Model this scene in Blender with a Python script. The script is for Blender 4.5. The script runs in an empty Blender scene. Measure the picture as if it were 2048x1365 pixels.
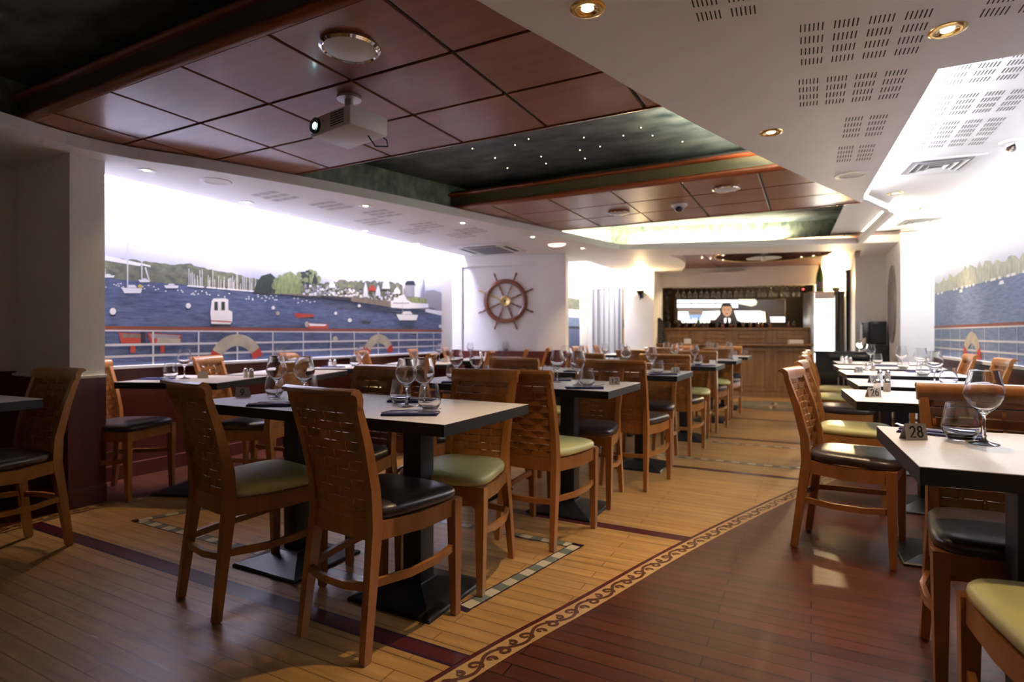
import bpy, bmesh, math, random
from mathutils import Vector, Matrix
random.seed(11)
SC = bpy.context.scene
COL = SC.collection
PI = math.pi

# ---------------------------------------------------------------- camera numbers
FP, HOR, CXP, CAMH = 1130.0, 671.0, 1024.0, 1.06
YAW = math.atan((1622.0 - 1024.0) / FP)
CA, SA = math.cos(YAW), math.sin(YAW)

def at(px, py, h):
    """photo measurement of a point at height h -> room X, Y"""
    d = FP * (CAMH - h) / (py - HOR)
    xc = (px - CXP) / FP * d
    return xc * CA - d * SA, xc * SA + d * CA

def on_plane(px, py, P0, dr):
    """photo measurement of a point on a vertical wall -> distance along the wall, height"""
    t = (px - CXP) / FP
    dx, dy = t * CA - SA, t * SA + CA
    ex, ey = dr
    det = -dx * ey + dy * ex
    d = (-P0[0] * ey + P0[1] * ex) / det
    X, Y = d * dx, d * dy
    return (X - P0[0]) * ex + (Y - P0[1]) * ey, CAMH - (py - HOR) * d / FP

# ---------------------------------------------------------------- mesh builder
class MB:
    def __init__(s):
        s.bm = bmesh.new(); s.mi = 0; s.M = Matrix.Identity(4)
    def v(s, p):
        return s.bm.verts.new(s.M @ Vector(p))
    def face(s, vs):
        try:
            f = s.bm.faces.new(vs)
        except ValueError:
            return None
        f.material_index = s.mi
        return f
    def poly(s, pts):
        return s.face([s.v(p) for p in pts])
    def loft(s, rings, close=True, cap=True):
        rv = [[s.v(p) for p in r] for r in rings]
        n = len(rings[0])
        for a, b in zip(rv, rv[1:]):
            for i in range(n if close else n - 1):
                j = (i + 1) % n
                s.face([a[i], a[j], b[j], b[i]])
        if cap and close:
            s.face(list(reversed(rv[0]))); s.face(rv[-1])
        return rv
    def box(s, x0, x1, y0, y1, z0, z1, bev=0.0):
        vs = [s.v((x, y, z)) for z in (z0, z1) for x, y in ((x0, y0), (x1, y0), (x1, y1), (x0, y1))]
        fs = [s.face([vs[i] for i in q]) for q in ((3, 2, 1, 0), (4, 5, 6, 7), (0, 1, 5, 4), (1, 2, 6, 5), (2, 3, 7, 6), (3, 0, 4, 7))]
        if bev:
            es = {e for f in fs for e in f.edges}
            r = bmesh.ops.bevel(s.bm, geom=list(es), offset=bev, segments=2, affect='EDGES', profile=0.5)
            for f in r['faces']:
                f.material_index = s.mi
        return fs
    def post(s, pts):
        """upright member: list of (x, y, z, half width x, half width y)"""
        s.loft([[(x - a, y - b, z), (x + a, y - b, z), (x + a, y + b, z), (x - a, y + b, z)] for x, y, z, a, b in pts])
    def tube(s, pts, r, n=8, closed=False):
        pts = [Vector(p) for p in pts]
        rr = r if isinstance(r, (list, tuple)) else [r] * len(pts)
        rings = []
        up = None
        m = len(pts)
        for i, p in enumerate(pts):
            if closed:
                t = (pts[(i + 1) % m] - pts[i - 1]).normalized()
            else:
                t = (pts[min(i + 1, m - 1)] - pts[max(i - 1, 0)]).normalized()
            if up is None:
                up = Vector((0, 0, 1)) if abs(t.z) < 0.9 else Vector((1, 0, 0))
            a = t.cross(up).normalized(); b = a.cross(t).normalized(); up = b
            rings.append([p + (a * math.cos(2 * PI * k / n) + b * math.sin(2 * PI * k / n)) * rr[i] for k in range(n)])
        if closed:
            rings.append(rings[0])
        s.loft(rings, cap=not closed)
    def strap(s, pts, w, h):
        """flat bar through points, w across (horizontal), h upright"""
        pts = [Vector(p) for p in pts]; rings = []
        for i, p in enumerate(pts):
            t = pts[min(i + 1, len(pts) - 1)] - pts[max(i - 1, 0)]
            a = Vector((t.y, -t.x, 0)).normalized() * (w / 2); b = Vector((0, 0, h / 2))
            rings.append([p - a - b, p + a - b, p + a + b, p - a + b])
        s.loft(rings)
    def lathe(s, prof, n=24, c=(0, 0, 0)):
        rings = []
        for r, z in prof:
            rings.append([(c[0] + r * math.cos(2 * PI * k / n), c[1] + r * math.sin(2 * PI * k / n), c[2] + z) for k in range(n)])
        rv = s.loft(rings, cap=False)
        if prof[0][0] < .0025: s.face(list(reversed(rv[0])))
        if prof[-1][0] < .0025 or prof[-1][0] == prof[-2][0] and prof[0][0] < .0025: s.face(rv[-1])
    def prism(s, pts, z0, z1):
        s.loft([[(x, y, z0) for x, y in pts], [(x, y, z1) for x, y in pts]])
    def build(s, name, mats, parent=None, smooth=35, loc=None, fix=True):
        me = bpy.data.meshes.new(name)
        if fix:
            bmesh.ops.recalc_face_normals(s.bm, faces=s.bm.faces)
        s.bm.to_mesh(me); s.bm.free()
        for m in (mats if isinstance(mats, (list, tuple)) else [mats]):
            me.materials.append(m)
        if smooth:
            me.polygons.foreach_set('use_smooth', [True] * len(me.polygons))
            me.set_sharp_from_angle(angle=math.radians(smooth))
        o = bpy.data.objects.new(name, me); COL.objects.link(o)
        if parent: o.parent = parent
        if loc: o.location = loc
        return o

def tag(o, label=None, cat=None, group=None, kind=None):
    if label: o['label'] = label
    if cat: o['category'] = cat
    if group: o['group'] = group
    if kind: o['kind'] = kind
    return o
def empty(name, loc=(0, 0, 0), rz=0.0):
    o = bpy.data.objects.new(name, None); COL.objects.link(o)
    o.empty_display_size = 0.05
    o.location = loc; o.rotation_euler = (0, 0, rz)
    return o
KIDS = {}
def dup(root, loc, rz=0.0, label=None, group=None, rx=None):
    r = root.copy(); COL.objects.link(r)
    r.location = loc; r.rotation_euler = (0, 0, rz)
    if label: r['label'] = label
    if group: r['group'] = group
    for ch in list(root.children):
        c = ch.copy(); COL.objects.link(c); c.parent = r
        for g in list(ch.children):
            d = g.copy(); COL.objects.link(d); d.parent = c
    return r
def struct(o):
    o['kind'] = 'structure'; return o

# ---------------------------------------------------------------- materials
def mat(name, col, rough=0.5, metal=0.0, noise=0.0, nscale=(8, 8, 8), coat=0.0, emit=None, estr=0.0, bump=0.0, spec=0.5, col2=None):
    m = bpy.data.materials.new(name); m.use_nodes = True
    nt = m.node_tree; b = nt.nodes['Principled BSDF']
    b.inputs['Base Color'].default_value = (*col, 1)
    b.inputs['Roughness'].default_value = rough
    b.inputs['Metallic'].default_value = metal
    b.inputs['Coat Weight'].default_value = coat
    b.inputs['Coat Roughness'].default_value = 0.12
    b.inputs['Specular IOR Level'].default_value = spec
    if emit:
        b.inputs['Emission Color'].default_value = (*emit, 1); b.inputs['Emission Strength'].default_value = estr
    if noise or bump or col2:
        tc = nt.nodes.new('ShaderNodeTexCoord'); mp = nt.nodes.new('ShaderNodeMapping')
        mp.inputs['Scale'].default_value = nscale
        nz = nt.nodes.new('ShaderNodeTexNoise'); nz.inputs['Scale'].default_value = 1.0; nz.inputs['Detail'].default_value = 5
        nt.links.new(tc.outputs['Object'], mp.inputs['Vector']); nt.links.new(mp.outputs['Vector'], nz.inputs['Vector'])
        if noise or col2:
            rp = nt.nodes.new('ShaderNodeValToRGB')
            c2 = col2 if col2 else tuple(c * (1 + noise) for c in col)
            c1 = col if col2 else tuple(c * (1 - noise) for c in col)
            rp.color_ramp.elements[0].position = 0.3; rp.color_ramp.elements[0].color = (*c1, 1)
            rp.color_ramp.elements[1].position = 0.7; rp.color_ramp.elements[1].color = (*c2, 1)
            nt.links.new(nz.outputs['Fac'], rp.inputs['Fac']); nt.links.new(rp.outputs['Color'], b.inputs['Base Color'])
        if bump:
            bp = nt.nodes.new('ShaderNodeBump'); bp.inputs['Strength'].default_value = bump; bp.inputs['Distance'].default_value = 0.01
            nt.links.new(nz.outputs['Fac'], bp.inputs['Height']); nt.links.new(bp.outputs['Normal'], b.inputs['Normal'])
    return m

def plank_mat(name, c1, c2, mortar, rowh, width, rough, coat, bump=0.05):
    m = bpy.data.materials.new(name); m.use_nodes = True
    nt = m.node_tree; b = nt.nodes['Principled BSDF']
    tc = nt.nodes.new('ShaderNodeTexCoord')
    br = nt.nodes.new('ShaderNodeTexBrick')
    br.inputs['Color1'].default_value = (*c1, 1); br.inputs['Color2'].default_value = (*c2, 1); br.inputs['Mortar'].default_value = (*mortar, 1)
    br.inputs['Scale'].default_value = 1.0; br.inputs['Mortar Size'].default_value = 0.0028; br.inputs['Mortar Smooth'].default_value = 0.3
    br.inputs['Brick Width'].default_value = width; br.inputs['Row Height'].default_value = rowh
    br.offset = 0.37; br.offset_frequency = 2
    nt.links.new(tc.outputs['Object'], br.inputs['Vector'])
    mp = nt.nodes.new('ShaderNodeMapping'); mp.inputs['Scale'].default_value = (2.2, 26, 1)
    nz = nt.nodes.new('ShaderNodeTexNoise'); nz.inputs['Scale'].default_value = 1.0; nz.inputs['Detail'].default_value = 6; nz.inputs['Roughness'].default_value = 0.6
    nt.links.new(tc.outputs['Object'], mp.inputs['Vector']); nt.links.new(mp.outputs['Vector'], nz.inputs['Vector'])
    rp = nt.nodes.new('ShaderNodeValToRGB')
    rp.color_ramp.elements[0].position = 0.25; rp.color_ramp.elements[0].color = (0.62, 0.62, 0.62, 1)
    rp.color_ramp.elements[1].position = 0.75; rp.color_ramp.elements[1].color = (1.2, 1.2, 1.2, 1)
    nt.links.new(nz.outputs['Fac'], rp.inputs['Fac'])
    mx = nt.nodes.new('ShaderNodeMixRGB'); mx.blend_type = 'MULTIPLY'; mx.inputs['Fac'].default_value = 1.0
    nt.links.new(br.outputs['Color'], mx.inputs['Color1']); nt.links.new(rp.outputs['Color'], mx.inputs['Color2'])
    nt.links.new(mx.outputs['Color'], b.inputs['Base Color'])
    nz2 = nt.nodes.new('ShaderNodeTexNoise'); nz2.inputs['Scale'].default_value = 4.0; nz2.inputs['Detail'].default_value = 4
    nt.links.new(tc.outputs['Object'], nz2.inputs['Vector'])
    mr = nt.nodes.new('ShaderNodeMapRange'); mr.inputs['To Min'].default_value = rough - 0.02; mr.inputs['To Max'].default_value = rough + 0.07
    nt.links.new(nz2.outputs['Fac'], mr.inputs['Value']); nt.links.new(mr.outputs['Result'], b.inputs['Roughness'])
    bp = nt.nodes.new('ShaderNodeBump'); bp.inputs['Strength'].default_value = bump; bp.inputs['Distance'].default_value = 0.004
    nt.links.new(nz2.outputs['Fac'], bp.inputs['Height']); nt.links.new(bp.outputs['Normal'], b.inputs['Normal'])
    b.inputs['Coat Weight'].default_value = coat; b.inputs['Coat Roughness'].default_value = 0.18
    return m

M = {}
M['white'] = mat('white_paint', (0.85, 0.84, 0.83), 0.55, noise=0.03, nscale=(3, 3, 3))
M['offwhite'] = mat('offwhite_wallpaper', (0.80, 0.77, 0.72), 0.7, noise=0.05, nscale=(90, 90, 240))
M['trimwhite'] = mat('white_gloss_trim', (0.85, 0.84, 0.82), 0.35)
M['slot'] = mat('slot_dark', (0.05, 0.045, 0.04), 0.9)
M['greyslot'] = mat('slot_grey', (0.30, 0.29, 0.29), 0.9)
M['sky_ceil'] = mat('night_sky_wallpaper', (0.018, 0.032, 0.042), 0.55, col2=(0.14, 0.165, 0.17), nscale=(4.5, 8.0, 3))
M['green_ceil'] = mat('verdigris_plaster', (0.07, 0.105, 0.09), 0.5, col2=(0.30, 0.33, 0.26), nscale=(14, 14, 9))
M['mahog'] = mat('mahogany_panel', (0.27, 0.085, 0.036), 0.34, noise=0.14, nscale=(3, 22, 3), coat=0.25)
M['mahog_trim'] = mat('mahogany_moulding', (0.23, 0.05, 0.016), 0.3, noise=0.2, nscale=(3, 40, 40), coat=0.4)
M['band'] = mat('olive_band', (0.085, 0.07, 0.032), 0.35, noise=0.2, nscale=(4, 30, 30), coat=0.3)
M['gap'] = mat('panel_gap', (0.02, 0.018, 0.022), 0.5)
M['wainscot'] = mat('burgundy_wainscot', (0.098, 0.017, 0.012), 0.45, noise=0.15, nscale=(30, 30, 2), spec=0.3)
M['floor_light'] = plank_mat('light_oak_parquet', (0.44, 0.235, 0.072), (0.50, 0.28, 0.095), (0.24, 0.115, 0.034), 0.067, 0.85, 0.32, 0.0)
M['floor_dark'] = plank_mat('mahogany_parquet', (0.070, 0.017, 0.008), (0.105, 0.027, 0.012), (0.012, 0.004, 0.003), 0.067, 0.85, 0.315, 0.0)
M['inlay_red'] = mat('burgundy_inlay', (0.085, 0.014, 0.016), 0.28, noise=0.1, nscale=(4, 30, 1), coat=0.3)
M['inlay_blue'] = mat('dark_edge_inlay', (0.03, 0.012, 0.035), 0.3, coat=0.3)
M['inlay_tan'] = mat('maple_band', (0.50, 0.30, 0.12), 0.28, noise=0.08, nscale=(20, 20, 1), coat=0.3)
M['inlay_scroll'] = mat('walnut_scroll', (0.10, 0.035, 0.02), 0.3, coat=0.3)
M['mos_grey'] = mat('mosaic_grey', (0.16, 0.19, 0.15), 0.3, coat=0.3)
M['mos_cream'] = mat('mosaic_cream', (0.60, 0.52, 0.36), 0.3, coat=0.3)
M['wood'] = mat('chair_wood', (0.33, 0.125, 0.028), 0.32, noise=0.22, nscale=(14, 14, 3), coat=0.3)
M['seat_dark'] = mat('dark_leatherette', (0.040, 0.028, 0.026), 0.33, bump=0.05, nscale=(160, 160, 160))
M['seat_cream'] = mat('cream_leatherette', (0.70, 0.66, 0.27), 0.4, bump=0.04, nscale=(160, 160, 160))
M['table_top'] = mat('pale_laminate', (0.68, 0.64, 0.62), 0.36, noise=0.07, nscale=(140, 140, 140))
M['black_edge'] = mat('black_edge', (0.010, 0.010, 0.011), 0.5, spec=0.3)
M['black_metal'] = mat('black_cast_iron', (0.010, 0.010, 0.012), 0.38, bump=0.12, nscale=(220, 220, 220))
M['steel'] = mat('brushed_steel', (0.52, 0.50, 0.47), 0.34, metal=1.0)
M['sign_steel'] = mat('satin_sign_steel', (0.46, 0.41, 0.36), 0.42, metal=0.35)
M['chrome'] = mat('chrome', (0.8, 0.8, 0.8), 0.08, metal=1.0)
M['gold'] = mat('gold_ring', (0.75, 0.52, 0.20), 0.16, metal=1.0)
M['brass'] = mat('brass', (0.72, 0.55, 0.24), 0.28, metal=1.0)
M['ink'] = mat('black_ink', (0.01, 0.01, 0.01), 0.6)
M['navy'] = mat('navy_napkin', (0.018, 0.022, 0.12), 0.75, noise=0.15, nscale=(300, 300, 300))
M['salt'] = mat('salt', (0.85, 0.84, 0.82), 0.8)
M['pepper'] = mat('pepper', (0.36, 0.30, 0.25), 0.8)
M['black_plastic'] = mat('black_plastic', (0.012, 0.012, 0.014), 0.3)
M['black_gloss'] = mat('black_gloss', (0.008, 0.008, 0.010), 0.08, coat=0.6)
M['screen'] = mat('dark_screen', (0.022, 0.024, 0.028), 0.16)
M['plastic_white'] = mat('white_plastic', (0.74, 0.73, 0.72), 0.4)
M['grille'] = mat('grey_grille', (0.20, 0.19, 0.19), 0.6)
M['bar_wood'] = mat('bar_oak', (0.25, 0.13, 0.044), 0.38, noise=0.25, nscale=(16, 16, 2), coat=0.2)
M['dark_back'] = mat('dark_back_bar', (0.045, 0.022, 0.014), 0.45)
M['curtain_a'] = mat('curtain_white', (0.72, 0.71, 0.74), 0.85)
M['curtain_b'] = mat('curtain_grey', (0.30, 0.30, 0.33), 0.85)
M['tan'] = mat('tan_paint', (0.50, 0.34, 0.14), 0.6)
M['chalk'] = mat('blackboard', (0.018, 0.020, 0.020), 0.6)
M['chalkmark'] = mat('chalk_mark', (0.30, 0.30, 0.28), 0.9)
M['green_glass'] = mat('bottle_green', (0.02, 0.10, 0.012), 0.08, coat=0.5)
M['label_p'] = mat('bottle_label', (0.10, 0.09, 0.13), 0.5)
M['amber'] = mat('amber_bottle', (0.16, 0.05, 0.012), 0.12)
M['ship_wood'] = mat('ship_wheel_wood', (0.15, 0.042, 0.018), 0.3, noise=0.2, nscale=(20, 20, 20), coat=0.4)
M['paper'] = mat('paper', (0.8, 0.78, 0.76), 0.7)
M['plant'] = mat('dark_foliage', (0.03, 0.035, 0.02), 0.7)
M['red_bulb'] = mat('red_pilot_light', (0.4, 0.01, 0.02), 0.4, emit=(1.0, 0.03, 0.05), estr=3)
def emat(name, col, s):
    return mat(name, (0.8, 0.8, 0.8), 0.5, emit=col, estr=s)
M['lamp_warm'] = emat('halogen_bulb', (1.0, 0.80, 0.52), 14)
M['lamp_off'] = mat('bulb_glass', (0.85, 0.83, 0.78), 0.15)
M['tube_cool'] = emat('cool_tube', (0.86, 0.88, 1.0), 14)
M['tube_warm'] = emat('warm_tube', (1.0, 0.86, 0.50), 10)
M['star'] = emat('fibre_star', (1.0, 0.85, 0.5), 9)
M['shade_lit'] = emat('lit_shade', (1.0, 0.70, 0.30), 16)
M['fridge_lit'] = emat('fridge_light', (0.95, 1.0, 0.96), 2.6)
M['lens_lit'] = emat('projector_lens_light', (0.62, 0.95, 1.0), 9)
M['tv_white'] = emat('tv_white', (0.93, 0.96, 1.0), 0.95)
M['tv_cream'] = emat('tv_cream', (1.0, 0.86, 0.60), 0.8)
M['tv_blue'] = emat('tv_blue', (0.15, 0.42, 0.85), 0.55)
M['tv_dark'] = mat('tv_dark', (0.03, 0.025, 0.025), 0.3)
M['tv_grey'] = emat('tv_grey', (0.20, 0.17, 0.17), 0.4)
M['tv_skin'] = emat('tv_skin', (0.60, 0.27, 0.14), 0.42)
M['clamp_lit'] = emat('clamp_lamp_light', (1.0, 0.98, 0.72), 9)
M['mirror_grey'] = mat('back_mirror', (0.10, 0.085, 0.085), 0.2)

def glass_mat(name, tint=(1, 1, 1)):
    m = bpy.data.materials.new(name); m.use_nodes = True
    nt = m.node_tree; nt.nodes.remove(nt.nodes['Principled BSDF'])
    g = nt.nodes.new('ShaderNodeBsdfGlass'); g.inputs['IOR'].default_value = 1.45; g.inputs['Roughness'].default_value = 0.0
    g.inputs['Color'].default_value = (*tint, 1)
    nt.links.new(g.outputs[0], nt.nodes['Material Output'].inputs['Surface'])
    return m
M['glass'] = glass_mat('clear_glass', (0.98, 0.985, 0.99))

# ---------------------------------------------------------------- curves of the boat-shaped bay (shared by floor inlay and ceiling recess)
LP = [(-2.2, -3.15), (-0.5, -3.52), (0.6, -3.72), (1.30, -3.81), (1.75, -3.865), (2.05, -3.80), (2.4, -3.62), (3.377, -3.25), (5.2, -2.74), (7.203, -2.211), (9.5, -1.62)]
RP = [(-2.2, -1.64), (-0.5, -1.42), (0.6, -1.22), (1.618, -0.985), (2.113, -0.835), (2.861, -0.62), (3.942, -0.25), (5.551, 0.356), (7.0, 0.90), (9.5, 1.85)]
def crv(P, y):
    for i in range(len(P) - 1):
        if y <= P[i + 1][0] or i == len(P) - 2:
            (y0, x0), (y1, x1) = P[i], P[i + 1]
            ya, xa = P[i - 1] if i else (2 * y0 - y1, 2 * x0 - x1)
            yb, xb = P[i + 2] if i + 2 < len(P) else (2 * y1 - y0, 2 * x1 - x0)
            m0, m1 = (x1 - xa) / (y1 - ya), (xb - x0) / (yb - y0)
            h = y1 - y0; t = (y - y0) / h
            return (2*t**3-3*t*t+1)*x0 + (t**3-2*t*t+t)*h*m0 + (-2*t**3+3*t*t)*x1 + (t**3-t*t)*h*m1
def LX(y): return crv(LP, y)
def RX(y): return crv(RP, y)

XL, XLW, YB, YE = -4.51, -4.70, -2.0, 13.0
def XR(y): return 1.3825 - 0.0491 * (y - 5.425)
ZS, ZC, ZF, ZSKY = 2.18, 2.30, 2.255, 2.50     # soffit, raised cove, top of white lip, sky ceiling
def LIP(y): return 0.462 - 0.0406 * (y - 2.94)

# ================================================================ FLOOR
def build_floor():
    b = MB()
    ys = [YB + i * 0.15 for i in range(int((YE - YB) / 0.15) + 1)]
    END = 7.78
    b.mi = 1
    def strip(f0, f1, y0, y1, z, mi, step=0.12):
        b.mi = mi
        n = max(1, int((y1 - y0) / step))
        yy = [y0 + (y1 - y0) * i / n for i in range(n + 1)]
        A = [b.v((f0(y), y, z)) for y in yy]; B = [b.v((f1(y), y, z)) for y in yy]
        for i in range(n):
            b.face([A[i], B[i], B[i + 1], A[i + 1]])
    xr0 = lambda y: min(RX(y), 0.62)
    strip(lambda y: -5.6, LX, YB, END, 0, 1)
    strip(LX, xr0, YB, END, 0, 0)
    strip(xr0, lambda y: 2.2, YB, END, 0, 1)
    strip(lambda y: -5.6, lambda y: -2.3, END, YE, 0, 1)
    strip(lambda y: -2.3, lambda y: 0.75, END, YE, 0, 0)
    strip(lambda y: 0.75, lambda y: 2.2, END, YE, 0, 1)
    # edge bands: dark line, maple band with scrolls
    for f, sg in ((xr0, 1), (LX, -1)):
        strip(lambda y: f(y) - 0.004 * sg, lambda y: f(y) + 0.016 * sg, YB, END, 0.0006, 2)
        strip(lambda y: f(y) + 0.016 * sg, lambda y: f(y) + 0.098 * sg, YB, END, 0.0006, 4)
        b.mi = 5
        y = 0.8
        per = 0.118
        k = 0
        while y < 5.2:
            # one S scroll
            def P(s, v):
                yy = y + s
                return (f(yy) + sg * (0.057 + v), yy)
            def ribbon(pts, w0, w1, zz=0.0012):
                n = len(pts)
                L = []
                for i in range(n):
                    p = Vector(pts[i]); q = Vector(pts[min(i + 1, n - 1)]) - Vector(pts[max(i - 1, 0)])
                    if q.length < 1e-9: q = Vector((0, 1))
                    nn = Vector((-q.y, q.x)).normalized()
                    w = w0 + (w1 - w0) * i / (n - 1)
                    L.append((b.v((*(p - nn * w), zz)), b.v((*(p + nn * w), zz))))
                for i in range(n - 1):
                    b.face([L[i][0], L[i + 1][0], L[i + 1][1], L[i][1]])
            e = 1 if k % 2 == 0 else -1
            main = [P(per * t, e * 0.024 * math.cos(PI * t)) for t in [i / 10 for i in range(11)]]
            ribbon(main, 0.0068, 0.0068, 0.0010 + 0.0002 * (k % 2))
            c = 0.024
            sp = [P(per * 0.30 + (c * (1 - 0.75 * t)) * math.cos(-0.5 * PI + e * 0 + 2 * PI * 1.1 * t),
                    -e * 0.006 + (c * (1 - 0.75 * t)) * math.sin(-0.5 * PI + 2 * PI * 1.1 * t) * -e) for t in [i / 16 for i in range(17)]]
            ribbon(sp, 0.0085, 0.004, 0.0015 + 0.0003 * (k % 2))
            sp2 = [P(per * 0.78 + (0.017 * (1 - 0.7 * t)) * math.cos(0.4 * PI - 2 * PI * 0.9 * t),
                     e * 0.008 + (0.017 * (1 - 0.7 * t)) * math.sin(0.4 * PI - 2 * PI * 0.9 * t) * e) for t in [i / 12 for i in range(13)]]
            ribbon(sp2, 0.0075, 0.003, 0.0021 + 0.0003 * (k % 2))
            y += per; k += 1
    # cross stripes
    def xs(f0, f1, ya, yb, z, mi):
        b.mi = mi
        b.poly([(f0(ya), ya, z), (f1(ya), ya, z), (f1(yb), yb, z), (f0(yb), yb, z)])
    for yc, w in ((0.05, 0.066), (1.545, 0.070), (3.02, 0.066), (4.66, 0.06), (6.18, 0.06), (7.72, 0.06)):
        xs(LX, xr0, yc - w / 2, yc + w / 2, 0.0006, 2)
        for q in (-1, 1):
            xs(LX, xr0, yc + q * w / 2 - 0.006, yc + q * w / 2 + 0.006, 0.0009, 3)
    # mosaic frames
    MZ = [0.0]
    def mosaic(p, q, w=0.05):
        MZ[0] += 0.0002
        p, q = Vector(p), Vector(q); d = (q - p); L = d.length; d.normalize(); nn = Vector((-d.y, d.x))
        def quad(a0, a1, w0, w1, z, mi):
            b.mi = mi
            z += MZ[0]; b.poly([(*(p + d * a0 + nn * w0), z), (*(p + d * a1 + nn * w0), z), (*(p + d * a1 + nn * w1), z), (*(p + d * a0 + nn * w1), z)])
        quad(-w / 2 - .006, L + w / 2 + .006, -w / 2 - 0.007, w / 2 + 0.007, 0.0006, 3)
        n = max(2, int(L / 0.062)); st = L / n
        for i in range(n):
            quad(i * st, (i + 1) * st, -w / 2, w / 2, 0.0010, 6 if i % 2 else 7)
    for y0, y1, xl0, xl1, xr_0, xr_1 in ((1.86, 2.66, -3.40, -3.10, -1.19, -1.045), (5.03, 5.90, -2.45, -2.2, -0.09, 0.2)):
        mosaic((xl0, y0), (xr_0, y0)); mosaic((xl1, y1), (xr_1, y1)); mosaic((xl0, y0), (xl1, y1)); mosaic((xr_0, y0), (xr_1, y1))
    # compass rose in front of the bar
    cx, cy, r = -0.50, 9.35, 0.62
    b.mi = 3
    b.poly([(cx + r * math.cos(a), cy + r * math.sin(a), 0.0005) for a in [2 * PI * i / 40 for i in range(40)]])
    b.mi = 6
    b.poly([(cx + .93 * r * math.cos(a), cy + .93 * r * math.sin(a), 0.0008) for a in [2 * PI * i / 40 for i in range(40)]])
    for i in range(8):
        a = 2 * PI * i / 8; rr = r * (0.9 if i % 2 == 0 else 0.62)
        for sgn, mi in ((-1, 7), (1, 2)):
            b.mi = mi
            a2 = a + sgn * PI / 8
            b.poly([(cx, cy, 0.0012), (cx + rr * math.cos(a), cy + rr * math.sin(a), 0.0012), (cx + 0.25 * r * math.cos(a2), cy + 0.25 * r * math.sin(a2), 0.0012)])
    o = b.build('floor', [M['floor_light'], M['floor_dark'], M['inlay_red'], M['inlay_blue'], M['inlay_tan'], M['inlay_scroll'], M['mos_grey'], M['mos_cream']], smooth=0, fix=False)
    # make every face look up
    bm = bmesh.new(); bm.from_mesh(o.data)
    for f in bm.faces:
        f.normal_update()
        if f.normal.z < 0: f.normal_flip()
    bm.to_mesh(o.data); bm.free()
    struct(o)
build_floor()

# ================================================================ CEILING
ENDA, ENDB = (-2.211, 7.203), (0.50, 8.047)          # far end of the recess
SLX = -4.345                                          # edge of the light slot along the mural
def end_y(x): return ENDA[1] + (x - ENDA[0]) * (ENDB[1] - ENDA[1]) / (ENDB[0] - ENDA[0])
def RR(y):
    """right edge of the recess: the curve, then the second lip past the tip"""
    if y <= 5.551: return RX(y)
    if y <= 6.25: return 0.356 + (0.64 - 0.356) * (y - 5.551) / (6.25 - 5.551)
    return 0.64 + (0.50 - 0.64) * (y - 6.25) / (8.047 - 6.25)

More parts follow.
